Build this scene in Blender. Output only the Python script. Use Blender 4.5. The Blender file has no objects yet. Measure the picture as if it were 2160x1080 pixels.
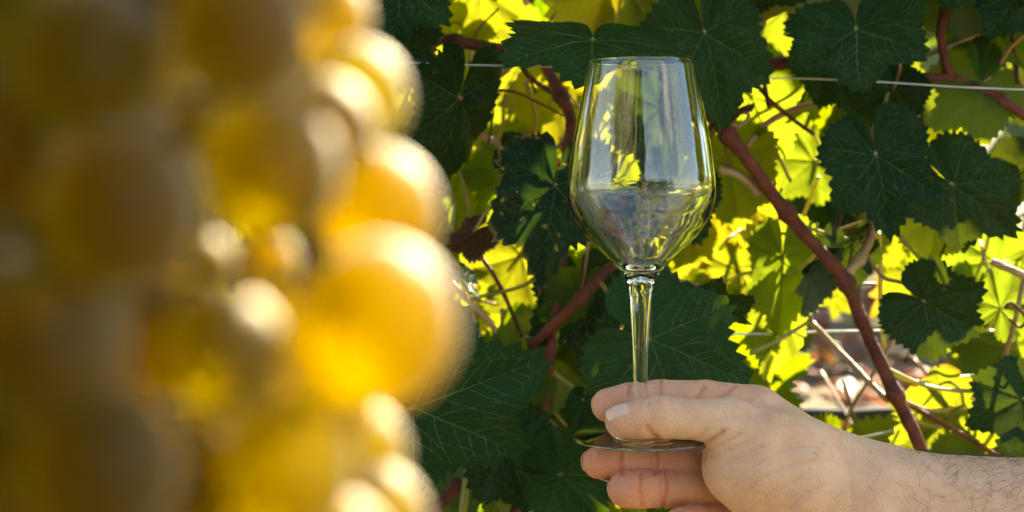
import bpy, math, random
import numpy as np
from mathutils import Vector, Matrix, Quaternion

# ------------------------------------------------------------------ scene, camera, sky, sun
S = bpy.context.scene
COL = S.collection
CAMZ = 1.05
FK = 0.72 / 2160.0                       # 50 mm lens on a 36 mm frame, picture 2160 wide

cam_data = bpy.data.cameras.new("camera")
cam = bpy.data.objects.new("camera", cam_data)
COL.objects.link(cam)
cam.location = (0, 0, CAMZ)
cam.rotation_euler = (math.radians(90), 0, 0)
cam_data.lens = 50
cam_data.sensor_width = 36
cam_data.clip_start = 0.01
cam_data.clip_end = 2000
cam_data.dof.use_dof = True
cam_data.dof.focus_distance = 0.785
cam_data.dof.aperture_fstop = 7.8
S.camera = cam

SUN_AZ, SUN_EL = math.radians(33), math.radians(42)
SUN = Vector((math.sin(SUN_AZ) * math.cos(SUN_EL), math.cos(SUN_AZ) * math.cos(SUN_EL), math.sin(SUN_EL)))

world = bpy.data.worlds.new("World")
S.world = world
world.use_nodes = True
wn = world.node_tree
sky = wn.nodes.new("ShaderNodeTexSky")
sky.sky_type = 'NISHITA'
sky.sun_disc = False
sky.sun_elevation = SUN_EL
sky.sun_rotation = SUN_AZ
sky.air_density = 1.0
sky.dust_density = 0.2
sky.ozone_density = 1.6
bg = wn.nodes["Background"]
bg.inputs[1].default_value = 0.10
# fair-weather clouds, the same all round the sky
tc = wn.nodes.new("ShaderNodeTexCoord")
mp = wn.nodes.new("ShaderNodeMapping")
mp.inputs['Scale'].default_value = (1.0, 1.0, 2.2)
cn = wn.nodes.new("ShaderNodeTexNoise")
cn.inputs['Scale'].default_value = 2.6
cn.inputs['Detail'].default_value = 4
cn.inputs['Roughness'].default_value = 0.55
cr = wn.nodes.new("ShaderNodeValToRGB")
cr.color_ramp.elements[0].position = 0.58
cr.color_ramp.elements[0].color = (0, 0, 0, 1)
cr.color_ramp.elements[1].position = 0.76
cr.color_ramp.elements[1].color = (0.85, 0.85, 0.85, 1)
cm = wn.nodes.new("ShaderNodeMix")
cm.data_type = 'RGBA'
cm.inputs[7].default_value = (8.6, 8.3, 8.0, 1)
wn.links.new(tc.outputs['Generated'], mp.inputs[0])
wn.links.new(mp.outputs[0], cn.inputs['Vector'])
wn.links.new(cn.outputs[0], cr.inputs[0])
wn.links.new(cr.outputs[0], cm.inputs[0])
wn.links.new(sky.outputs[0], cm.inputs[6])
wn.links.new(cm.outputs[2], bg.inputs[0])

sl = bpy.data.lights.new("sun", 'SUN')
sl.energy = 5.0
sl.angle = math.radians(0.55)
sl.color = (1.0, 0.93, 0.80)
sun_o = bpy.data.objects.new("sun", sl)
COL.objects.link(sun_o)
sun_o.rotation_euler = (-SUN).to_track_quat('-Z', 'Y').to_euler()
sun_o.location = (3, 4, 6)

S.view_settings.view_transform = 'Standard'
S.view_settings.look = 'None'
S.view_settings.gamma = 1.0
S.view_settings.exposure = 2.74
S.view_settings.use_white_balance = True      # daylight balance for open shade
S.view_settings.white_balance_temperature = 7700
S.view_settings.white_balance_tint = 8
S.render.engine = 'CYCLES'
cy = S.cycles
cy.use_denoising = True
cy.max_bounces = 12
cy.use_adaptive_sampling = True
cy.adaptive_threshold = 0.03
cy.transmission_bounces = 14
cy.diffuse_bounces = 3
cy.glossy_bounces = 6
cy.transparent_max_bounces = 8
cy.sample_clamp_indirect = 6.0
cy.blur_glossy = 0.3

rnd = random.Random(11)

# ------------------------------------------------------------------ helpers
def P(px, py, d):
    """the point d metres in front of the lens along the line of sight of a point in the photograph"""
    return Vector(((px - 1080) * FK * d, d, CAMZ - (py - 540) * FK * d))

def tag(o, label=None, cat=None, group=None, kind=None):
    if label: o["label"] = label
    if cat: o["category"] = cat
    if group: o["group"] = group
    if kind: o["kind"] = kind
    return o

def mesh_data(name, v, f, mat=None, smooth=True):
    me = bpy.data.meshes.new(name)
    v = np.asarray(v, dtype=np.float64).reshape(-1, 3)
    me.from_pydata(v.tolist(), [], f.tolist() if isinstance(f, np.ndarray) else f)
    if mat: me.materials.append(mat)
    if smooth: me.polygons.foreach_set("use_smooth", [True] * len(me.polygons))
    me.update()
    return me

def link(name, me, parent=None, mw=None):
    o = bpy.data.objects.new(name, me)
    COL.objects.link(o)
    if parent is not None:
        o.parent = parent
        o.matrix_parent_inverse = Matrix.Identity(4)
    if mw is not None: o.matrix_basis = mw
    return o

def empty(name, loc=(0, 0, 0)):
    o = bpy.data.objects.new(name, None)
    o.empty_display_size = 0.05
    COL.objects.link(o)
    o.location = loc
    return o

def catmull(pts, n=6):
    """pts: rows of any width, returns a smooth denser row list"""
    p = np.asarray(pts, float)
    if len(p) < 3: n = max(n, 2)
    q = np.vstack([2 * p[0] - p[1], p, 2 * p[-1] - p[-2]])
    out = []
    for i in range(len(p) - 1):
        a, b, c, d = q[i], q[i + 1], q[i + 2], q[i + 3]
        for t in np.linspace(0, 1, n, endpoint=False):
            out.append(.5 * (2 * b + (c - a) * t + (2 * a - 5 * b + 4 * c - d) * t * t + (3 * b - a - 3 * c + d) * t ** 3))
    out.append(p[-1])
    return np.array(out)

def tube(path, radii, sides=8, cap=True):
    path = np.asarray(path, float)
    n = len(path)
    radii = np.broadcast_to(np.asarray(radii, float), (n,))
    tang = np.gradient(path, axis=0)
    tang /= np.linalg.norm(tang, axis=1)[:, None] + 1e-12
    up = np.array([0.3, 0.2, 0.93])
    if abs(tang[0] @ up) > .9: up = np.array([1., 0, 0])
    nrm = up - tang[0] * (up @ tang[0])
    nrm /= np.linalg.norm(nrm)
    V = []
    ang = np.linspace(0, 2 * math.pi, sides, endpoint=False)
    for i in range(n):
        nrm = nrm - tang[i] * (nrm @ tang[i])
        nrm /= np.linalg.norm(nrm) + 1e-12
        bn = np.cross(tang[i], nrm)
        V.append(path[i] + radii[i] * (np.cos(ang)[:, None] * nrm + np.sin(ang)[:, None] * bn))
    V = np.vstack(V)
    F = []
    for i in range(n - 1):
        for j in range(sides):
            k = (j + 1) % sides
            F.append((i * sides + j, i * sides + k, (i + 1) * sides + k, (i + 1) * sides + j))
    if cap:
        F.append(tuple(range(sides))[::-1])
        F.append(tuple(range((n - 1) * sides, n * sides)))
    return V, F

# ------------------------------------------------------------------ materials
def mat_base(name):
    m = bpy.data.materials.new(name)
    m.use_nodes = True
    nt = m.node_tree
    for n in list(nt.nodes): nt.nodes.remove(n)
    out = nt.nodes.new("ShaderNodeOutputMaterial")
    return m, nt, out

def N(nt, t, **kw):
    n = nt.nodes.new("ShaderNode" + t)
    for k, v in kw.items():
        if hasattr(n, k): setattr(n, k, v)
    return n

def ramp(nt, stops, src=None, interp='LINEAR'):
    r = N(nt, "ValToRGB")
    r.color_ramp.interpolation = interp
    e = r.color_ramp.elements
    while len(e) < len(stops): e.new(.5)
    for i, (p, c) in enumerate(stops):
        e[i].position = p
        e[i].color = c if len(c) == 4 else (*c, 1)
    if src is not None: nt.links.new(src, r.inputs[0])
    return r

def mixc(nt, fac, a, b, blend='MIX'):
    m = N(nt, "Mix")
    m.data_type = 'RGBA'
    m.blend_type = blend
    for sock, v in ((0, fac), (6, a), (7, b)):
        if isinstance(v, bpy.types.NodeSocket): nt.links.new(v, m.inputs[sock])
        elif isinstance(v, (int, float)): m.inputs[sock].default_value = v
        else: m.inputs[sock].default_value = (*v, 1)
    return m.outputs[2]

def math_(nt, op, a, b=0.0):
    m = N(nt, "Math")
    m.operation = op
    for i, v in enumerate((a, b)):
        if isinstance(v, bpy.types.NodeSocket): nt.links.new(v, m.inputs[i])
        else: m.inputs[i].default_value = v
    return m.outputs[0]

def noise(nt, vec, scale, detail=4, rough=.55):
    n = N(nt, "TexNoise")
    n.inputs['Scale'].default_value = scale
    n.inputs['Detail'].default_value = detail
    n.inputs['Roughness'].default_value = rough
    if vec is not None: nt.links.new(vec, n.inputs['Vector'])
    return n.outputs[0]

def leaf_material(name, top, through, under, hue_spread=1.0, share=.5, spots=0.0, per_island=False, dry=0.0, fine=True):
    """vine leaf: waxy upper face, paler felted under face, light passing through yellow-green"""
    m, nt, out = mat_base(name)
    tcn = N(nt, "TexCoord")
    geo = N(nt, "NewGeometry")
    if per_island:
        r = geo.outputs['Random Per Island']
        vec = tcn.outputs['Object']
    else:
        oi = N(nt, "ObjectInfo")
        r = oi.outputs['Random']
        vm = N(nt, "VectorMath")
        vm.operation = 'ADD'
        cx = N(nt, "CombineXYZ")
        nt.links.new(math_(nt, 'MULTIPLY', r, 7.3), cx.inputs[0])
        nt.links.new(math_(nt, 'MULTIPLY', r, 3.1), cx.inputs[1])
        nt.links.new(tcn.outputs['Object'], vm.inputs[0])
        nt.links.new(cx.outputs[0], vm.inputs[1])
        vec = vm.outputs[0]
    if not fine:                     # far or massed foliage: colour differs from leaf to leaf only
        t, th = Vector(top), Vector(through)
        c_ = ramp(nt, [(0, tuple(t * .7)), (.6, tuple(t)), (1, (t.x * 1.8, t.y * 1.3, t.z))], r).outputs[0]
        c_ = mixc(nt, geo.outputs['Backfacing'], c_, under)
        h_ = ramp(nt, [(0, (th.x * .7, th.y * .95, th.z)), (.5, tuple(th)), (1, (min(.95, th.x * 1.15), th.y * .9, th.z))], math_(nt, 'FRACT', math_(nt, 'MULTIPLY', r, 7.7))).outputs[0]
        pr = N(nt, "BsdfPrincipled")
        nt.links.new(c_, pr.inputs['Base Color'])
        pr.inputs['Roughness'].default_value = .45
        tr = N(nt, "BsdfTranslucent")
        nt.links.new(h_, tr.inputs['Color'])
        mx = N(nt, "MixShader")
        mx.inputs[0].default_value = share
        nt.links.new(pr.outputs[0], mx.inputs[1])
        nt.links.new(tr.outputs[0], mx.inputs[2])
        nt.links.new(mx.outputs[0], out.inputs[0])
        return m
    n1 = noise(nt, vec, 28, 3)
    n2 = noise(nt, vec, 105, 2)
    cell = N(nt, "TexVoronoi")
    cell.feature = 'DISTANCE_TO_EDGE'
    cell.inputs['Scale'].default_value = 230
    nt.links.new(vec, cell.inputs['Vector'])
    cellr = ramp(nt, [(0, (1, 1, 1)), (.12, (0, 0, 0))], cell.outputs['Distance'])
    t = Vector(top)
    up_c = ramp(nt, [(0.25, tuple(t * .72)), (.55, tuple(t)), (.8, (t.x * 1.5, t.y * 1.25, t.z * 1.0))], n1).outputs[0]
    up_c = mixc(nt, math_(nt, 'MULTIPLY', cellr.outputs[0], .16), up_c, (t.x * 2.6, t.y * 1.9, t.z * 1.4))
    vary = ramp(nt, [(0, (.75, .85, 1.0)), (.5, (1.1, 1.05, .95)), (1, (2.0, 1.45, .8))], math_(nt, 'FRACT', math_(nt, 'MULTIPLY', r, 5.3)))
    up_c = mixc(nt, 1.0, up_c, vary.outputs[0], 'MULTIPLY')
    th = Vector(through)
    th_c = ramp(nt, [(0.0, (th.x * .70, th.y * .95, th.z * .9)), (.45, tuple(th)), (1.0, (min(th.x * 1.16, .95), th.y * .97, th.z * .8))], r).outputs[0]
    th_c = mixc(nt, math_(nt, 'MULTIPLY', n1, .45 * hue_spread), th_c, (th.x * .62, th.y * .80, th.z * .5))
    th_c = mixc(nt, math_(nt, 'MULTIPLY', cellr.outputs[0], .38), th_c, (th.x * .6, th.y * .7, th.z * .5))
    un_c = mixc(nt, n1, under, tuple(Vector(under) * .7))
    col = mixc(nt, geo.outputs['Backfacing'], up_c, un_c)
    # browned, dry margin with an uneven edge
    at = N(nt, "Attribute")
    at.attribute_name = "rim"
    ed = math_(nt, 'ADD', at.outputs['Fac'], math_(nt, 'MULTIPLY', math_(nt, 'SUBTRACT', n1, .5), .5))
    edr = ramp(nt, [(1.0 - .1 * dry, (0, 0, 0)), (1.06 - .1 * dry, (1, 1, 1))], ed)
    col = mixc(nt, math_(nt, 'MULTIPLY', edr.outputs[0], .75), col, (.16, .11, .035))
    th_c = mixc(nt, math_(nt, 'MULTIPLY', edr.outputs[0], .6), th_c, (.38, .17, .03))
    if spots > 0:
        sp = noise(nt, vec, 130, 2, .4)
        spr = ramp(nt, [(.75 - .05 * spots, (0, 0, 0)), (.78 - .05 * spots, (1, 1, 1))], sp)
        col = mixc(nt, math_(nt, 'MULTIPLY', spr.outputs[0], .8), col, (.26, .19, .03))
        th_c = mixc(nt, math_(nt, 'MULTIPLY', spr.outputs[0], .8), th_c, (.75, .5, .05))
    pr = N(nt, "BsdfPrincipled")
    nt.links.new(col, pr.inputs['Base Color'])
    rr = ramp(nt, [(.3, (.36,) * 3), (.7, (.52,) * 3)], n2)
    rgh = mixc(nt, geo.outputs['Backfacing'], rr.outputs[0], (.8, .8, .8))
    nt.links.new(rgh, pr.inputs['Roughness'])
    pr.inputs['IOR'].default_value = 1.33
    pr.inputs['Specular IOR Level'].default_value = .22
    tr = N(nt, "BsdfTranslucent")
    nt.links.new(th_c, tr.inputs['Color'])
    mx = N(nt, "MixShader")
    mx.inputs[0].default_value = share
    bp = N(nt, "Bump")
    bp.inputs['Strength'].default_value = .5
    bp.inputs['Distance'].default_value = .0030
    hgt = math_(nt, 'ADD', math_(nt, 'MULTIPLY', n2, .5), math_(nt, 'MULTIPLY', cellr.outputs[0], -.55))
    nt.links.new(hgt, bp.inputs['Height'])
    nt.links.new(bp.outputs[0], pr.inputs['Normal'])
    nt.links.new(pr.outputs[0], mx.inputs[1])
    nt.links.new(tr.outputs[0], mx.inputs[2])
    nt.links.new(mx.outputs[0], out.inputs[0])
    return m

def plain_material(name, c1, c2, scale=40, rough=.6, bump=.0, bscale=300, through=None, stretch=None, detail=5):
    m, nt, out = mat_base(name)
    tcn = N(nt, "TexCoord")
    vec = tcn.outputs['Object']
    if stretch:
        mpn = N(nt, "Mapping")
        mpn.inputs['Scale'].default_value = stretch
        nt.links.new(vec, mpn.inputs[0])
        vec = mpn.outputs[0]
    n1 = noise(nt, vec, scale, detail)
    c = ramp(nt, [(.32, c1), (.68, c2)], n1)
    pr = N(nt, "BsdfPrincipled")
    nt.links.new(c.outputs[0], pr.inputs['Base Color'])
    pr.inputs['Roughness'].default_value = rough
    if bump:
        bp = N(nt, "Bump")
        bp.inputs['Strength'].default_value = bump
        bp.inputs['Distance'].default_value = .002
        nt.links.new(noise(nt, vec, bscale, 4), bp.inputs['Height'])
        nt.links.new(bp.outputs[0], pr.inputs['Normal'])
    if through:
        tr = N(nt, "BsdfTranslucent")
        tr.inputs[0].default_value = (*through, 1)
        mx = N(nt, "MixShader")
        mx.inputs[0].default_value = .4
        nt.links.new(pr.outputs[0], mx.inputs[1])
        nt.links.new(tr.outputs[0], mx.inputs[2])
        nt.links.new(mx.outputs[0], out.inputs[0])
    else:
        nt.links.new(pr.outputs[0], out.inputs[0])
    return m, pr

M = {}
M['leaf'] = leaf_material("shaded_vine_leaf", (.0034, .025, .0085), (.09, .12, .005), (.09, .12, .06), share=.2)  # shaded copy: darker and less translucent, so front leaves look unlit
M['leaf_sun'] = leaf_material("sunlit_vine_leaf", (.02, .06, .014), (.285, .31, .016), (.08, .11, .04), share=.58)  # lit copy of the same leaf: more translucent, for leaves meant to look sunlit
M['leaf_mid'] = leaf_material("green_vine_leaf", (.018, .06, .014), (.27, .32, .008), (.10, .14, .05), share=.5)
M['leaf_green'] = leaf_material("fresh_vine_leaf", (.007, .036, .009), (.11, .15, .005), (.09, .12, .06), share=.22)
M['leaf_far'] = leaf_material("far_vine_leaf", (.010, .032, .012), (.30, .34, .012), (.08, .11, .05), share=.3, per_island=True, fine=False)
M['leaf_spot'] = leaf_material("vine_leaf_spotted", (.0055, .020, .008), (.06, .13, .008), (.09, .12, .06), share=.2, spots=1.0, dry=.6)
M['leaf_yellow'] = leaf_material("vine_leaf_yellowing", (.06, .075, .012), (.40, .34, .016), (.26, .28, .10), spots=.5, dry=.5, share=.6)
M['leaf_dry'] = leaf_material("vine_leaf_dried", (.045, .018, .010), (.14, .03, .01), (.06, .03, .017), dry=1, share=.25)
M['leaf_mass'] = leaf_material("vine_leaf_mass", (.020, .060, .022), (.32, .34, .015), (.10, .14, .07), per_island=True, fine=False)
M['litter'] = leaf_material("fallen_leaf", (.15, .048, .012), (.3, .09, .015), (.12, .055, .022), per_island=True, dry=1, fine=False)
M['vein'], _ = plain_material("leaf_vein", (.07, .115, .03), (.12, .17, .05), 60, .5, through=(.20, .21, .02))
M['petiole'], _ = plain_material("petiole", (.20, .17, .045), (.26, .10, .05), 30, .42)
M['petiole_green'], _ = plain_material("petiole_green", (.28, .30, .07), (.36, .26, .08), 25, .4, through=(.5, .45, .06))
M['cane'], _p = plain_material("cane_bark", (.16, .034, .014), (.05, .013, .008), 90, .5, 1.0, 420)
_p.inputs['Specular IOR Level'].default_value = .25
M['cane_tan'], _ = plain_material("cane_tan", (.40, .25, .11), (.25, .12, .055), 45, .45, .3, 300)
M['trunk'], _ = plain_material("trunk_bark", (.12, .085, .06), (.05, .035, .026), 35, .9, 1.0, 90, stretch=(1, 1, .2))
M['post'], _ = plain_material("post_wood", (.22, .17, .12), (.12, .09, .065), 30, .85, .7, 80, stretch=(1, 1, .1))
M['wire'], _p = plain_material("galvanised_wire", (.55, .55, .55), (.42, .42, .43), 90, .32)
_p.inputs['Metallic'].default_value = 1
M['hose'], _ = plain_material("black_hose", (.018, .018, .02), (.03, .03, .032), 50, .28)

# glass
m, nt, out = mat_base("clear_glass")
g = N(nt, "BsdfGlass")
g.inputs['IOR'].default_value = 1.52
g.inputs['Roughness'].default_value = 0
g.inputs['Color'].default_value = (.985, .992, .99, 1)
nt.links.new(g.outputs[0], out.inputs[0])
M['glass'] = m

# grape skin and flesh
m, nt, out = mat_base("grape_skin")
tcn = N(nt, "TexCoord")
oi = N(nt, "ObjectInfo")
n1 = noise(nt, tcn.outputs['Object'], 160, 4)
n3 = noise(nt, tcn.outputs['Object'], 900, 2)
gc = ramp(nt, [(0, (.26, .11, .003)), (.5, (.30, .14, .003)), (1, (.22, .13, .004))], oi.outputs['Random'])
gc2 = mixc(nt, math_(nt, 'MULTIPLY', n1, .35), gc.outputs[0], (.32, .18, .01))
spk = ramp(nt, [(.70, (0, 0, 0)), (.76, (1, 1, 1))], n3)
gc2 = mixc(nt, math_(nt, 'MULTIPLY', spk.outputs[0], .5), gc2, (.22, .10, .03))
pr = N(nt, "BsdfPrincipled")
nt.links.new(gc2, pr.inputs['Base Color'])
pr.inputs['Subsurface Weight'].default_value = 1
pr.inputs['Subsurface Radius'].default_value = (1.0, .62, .10)
pr.inputs['Subsurface Scale'].default_value = .011
pr.inputs['Roughness'].default_value = .40
pr.inputs['IOR'].default_value = 1.45
gt = N(nt, "BsdfTranslucent")
gtc = ramp(nt, [(0, (.55, .40, .009)), (.5, (.55, .435, .014)), (1, (.50, .425, .018))], oi.outputs['Random'])
nt.links.new(gtc.outputs[0], gt.inputs[0])
rfr = N(nt, "BsdfRefraction")                   # flesh that lets light through, blurred
rfr.inputs['IOR'].default_value = 1.18
rfr.inputs['Roughness'].default_value = .6
nt.links.new(gtc.outputs[0], rfr.inputs[0])
def mixs(f, a, b):
    n = N(nt, "MixShader")
    if isinstance(f, float): n.inputs[0].default_value = f
    else: nt.links.new(f, n.inputs[0])
    nt.links.new(a, n.inputs[1]); nt.links.new(b, n.inputs[2])
    return n.outputs[0]
flesh = mixs(.55, rfr.outputs[0], gt.outputs[0])
flesh = mixs(.08, flesh, pr.outputs[0])
wax = N(nt, "BsdfGlossy")
wax.inputs['Roughness'].default_value = .66
wax.inputs['Color'].default_value = (1, .95, .80, 1)
fre = N(nt, "Fresnel")
fre.inputs[0].default_value = 1.27
nt.links.new(mixs(fre.outputs[0], flesh, wax.outputs[0]), out.inputs[0])
M['grape'] = m

# skin
m, nt, out = mat_base("skin")
tcn = N(nt, "TexCoord")
vec = tcn.outputs['Object']
n1 = noise(nt, vec, 55, 5, .6)
n2 = noise(nt, vec, 420, 3)
n3 = noise(nt, vec, 1500, 2)
base = ramp(nt, [(.3, (.62, .33, .19)), (.52, (.70, .395, .235)), (.72, (.75, .45, .28))], n1).outputs[0]
base = mixc(nt, ramp(nt, [(.48, (0, 0, 0)), (.72, (.26, .26, .26))], noise(nt, vec, 240, 4, .65)).outputs[0], base, (.60, .25, .15))
base = mixc(nt, ramp(nt, [(.60, (0, 0, 0)), (.72, (.35, .35, .35))], n3).outputs[0], base, (.42, .20, .12))
at = N(nt, "Attribute")
at.attribute_name = "flush"
base = mixc(nt, at.outputs['Fac'], base, (.62, .21, .12))
fr = ramp(nt, [(.69, (0, 0, 0)), (.75, (1, 1, 1))], noise(nt, vec, 130, 2, .4))
base = mixc(nt, math_(nt, 'MULTIPLY', fr.outputs[0], .35), base, (.34, .15, .085))
pr = N(nt, "BsdfPrincipled")
nt.links.new(base, pr.inputs['Base Color'])
pr.inputs['Subsurface Weight'].default_value = .18
pr.inputs['Subsurface Radius'].default_value = (1, .36, .18)
pr.inputs['Subsurface Scale'].default_value = .0035
pr.inputs['Roughness'].default_value = .55
pr.inputs['IOR'].default_value = 1.4
# fine diamond lines of the skin
vo = N(nt, "TexVoronoi")
vo.feature = 'DISTANCE_TO_EDGE'
vo.inputs['Scale'].default_value = 620
nt.links.new(vec, vo.inputs['Vector'])
vr = ramp(nt, [(0, (0, 0, 0)), (.2, (1, 1, 1))], vo.outputs['Distance'])
bp = N(nt, "Bump")
bp.inputs['Strength'].default_value = .6
bp.inputs['Distance'].default_value = .0011
nt.links.new(math_(nt, 'ADD', math_(nt, 'MULTIPLY', n2, .8), math_(nt, 'MULTIPLY', vr.outputs[0], .35)), bp.inputs['Height'])
nt.links.new(bp.outputs[0], pr.inputs['Normal'])
nt.links.new(pr.outputs[0], out.inputs[0])
M['skin'] = m
M['nail'], _p = plain_material("fingernail", (.68, .385, .285), (.72, .43, .32), 120, .3)
_p.inputs['Subsurface Weight'].default_value = .3
_p.inputs['Subsurface Scale'].default_value = .002
M['hair'], _ = plain_material("dark_hair", (.008, .005, .004), (.014, .009, .006), 50, .45)

# ground
m, nt, out = mat_base("dry_earth")
tcn = N(nt, "TexCoord")
vec = tcn.outputs['Object']
a = ramp(nt, [(.3, (.065, .038, .020)), (.55, (.11, .068, .036)), (.75, (.16, .105, .058))], noise(nt, vec, 6, 5, .65))
b = ramp(nt, [(.45, (0, 0, 0)), (.6, (1, 1, 1))], noise(nt, vec, 1.7, 6))
c = mixc(nt, math_(nt, 'MULTIPLY', b.outputs[0], .6), a.outputs[0], (.17, .19, .06))
pr = N(nt, "BsdfPrincipled")
nt.links.new(c, pr.inputs['Base Color'])
pr.inputs['Roughness'].default_value = .95
bp = N(nt, "Bump")
bp.inputs['Strength'].default_value = .8
bp.inputs['Distance'].default_value = .03
nt.links.new(noise(nt, vec, 22, 6), bp.inputs['Height'])
nt.links.new(bp.outputs[0], pr.inputs['Normal'])
nt.links.new(pr.outputs[0], out.inputs[0])
M['earth'] = m

# ------------------------------------------------------------------ ground: a terrace, then a bank rising behind the row
def ground_z(x, y):
    y = np.asarray(y, float)
    t = np.clip((y - 1.55) / 2.1, 0, 1)
    z = .62 * t * t * (3 - 2 * t)
    z = z + np.clip(y - 3.4, 0, 60) * .16
    return z + .02 * np.sin(np.asarray(x) * 2.3 + y * 1.7) + .012 * np.sin(np.asarray(x) * 5.1 - y * 4.3)

ys = np.concatenate([np.linspace(-600, -20, 10), np.linspace(-15, -1, 14), np.linspace(-.8, 8, 60), np.linspace(9, 60, 14), np.linspace(90, 600, 8)])
xs = np.concatenate([np.linspace(-600, -14, 12), np.linspace(-12, -3, 10), np.linspace(-2.8, 2.8, 40), np.linspace(3, 12, 10), np.linspace(14, 600, 12)])
X, Y = np.meshgrid(xs, ys)
Z = ground_z(X, Y)
gv = np.stack([X, Y, Z], -1).reshape(-1, 3)
nx = len(xs)
gf = [(j * nx + i, j * nx + i + 1, (j + 1) * nx + i + 1, (j + 1) * nx + i) for j in range(len(ys) - 1) for i in range(nx - 1)]
tag(link("ground", mesh_data("ground", gv, gf, M['earth'])), kind="structure")
# the mown path between the rows, half green and half dry
M['straw'], _ = plain_material("mown_dry_grass", (.07, .09, .028), (.30, .25, .13), 3.2, .95, 1.0, 60, detail=7)
pys = np.linspace(-2.3, .75, 24); pxs = np.linspace(-9, 9, 60)
X, Y = np.meshgrid(pxs, pys)
edge = np.where((Y == pys[0]) | (Y == pys[-1]), .09 * np.sin(X * 3.1) + .05 * np.sin(X * 7.7), 0)
pv = np.stack([X, Y + edge, ground_z(X, Y + edge) + .006], -1).reshape(-1, 3)
pf = [(j * 60 + i, j * 60 + i + 1, (j + 1) * 60 + i + 1, (j + 1) * 60 + i) for j in range(23) for i in range(59)]
tag(link("path", mesh_data("path", pv, pf, M['straw'])), kind="structure")

# ------------------------------------------------------------------ vine leaf builder
def leaf_outline(rg, lobed=1.0):
    jit = lambda s: 1 + rg.uniform(-s, s)
    ctrl = []
    for sgn in (-1, 1):
        a = [(0, 1.0)] if sgn > 0 else []
        a += [(27 * jit(.08), (.80 - .14 * lobed * jit(.4))), (50 * jit(.06), .93 * jit(.06)), (79 * jit(.05), (.74 - .12 * lobed * jit(.4))),
              (105 * jit(.05), .80 * jit(.07)), (138 * jit(.03), .66 * jit(.06)), (160, .56 * jit(.08)), (171, .40 * jit(.1)), (177, .16)]
        ctrl += [(sgn * p, r) for p, r in a]
    ctrl.sort()
    cp = np.radians([c[0] for c in ctrl])
    cr_ = np.array([c[1] for c in ctrl])
    dense = np.radians(np.linspace(-177, 177, 709))
    base = np.interp(dense, cp, cr_)
    k = np.hanning(25); k /= k.sum()
    sm = np.convolve(np.pad(base, 12, mode='edge'), k, mode='valid')
    wgt = np.clip((177 - np.abs(np.degrees(dense))) / 12, 0, 1)
    sm = sm * wgt + base * (1 - wgt)
    return dense, sm

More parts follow.
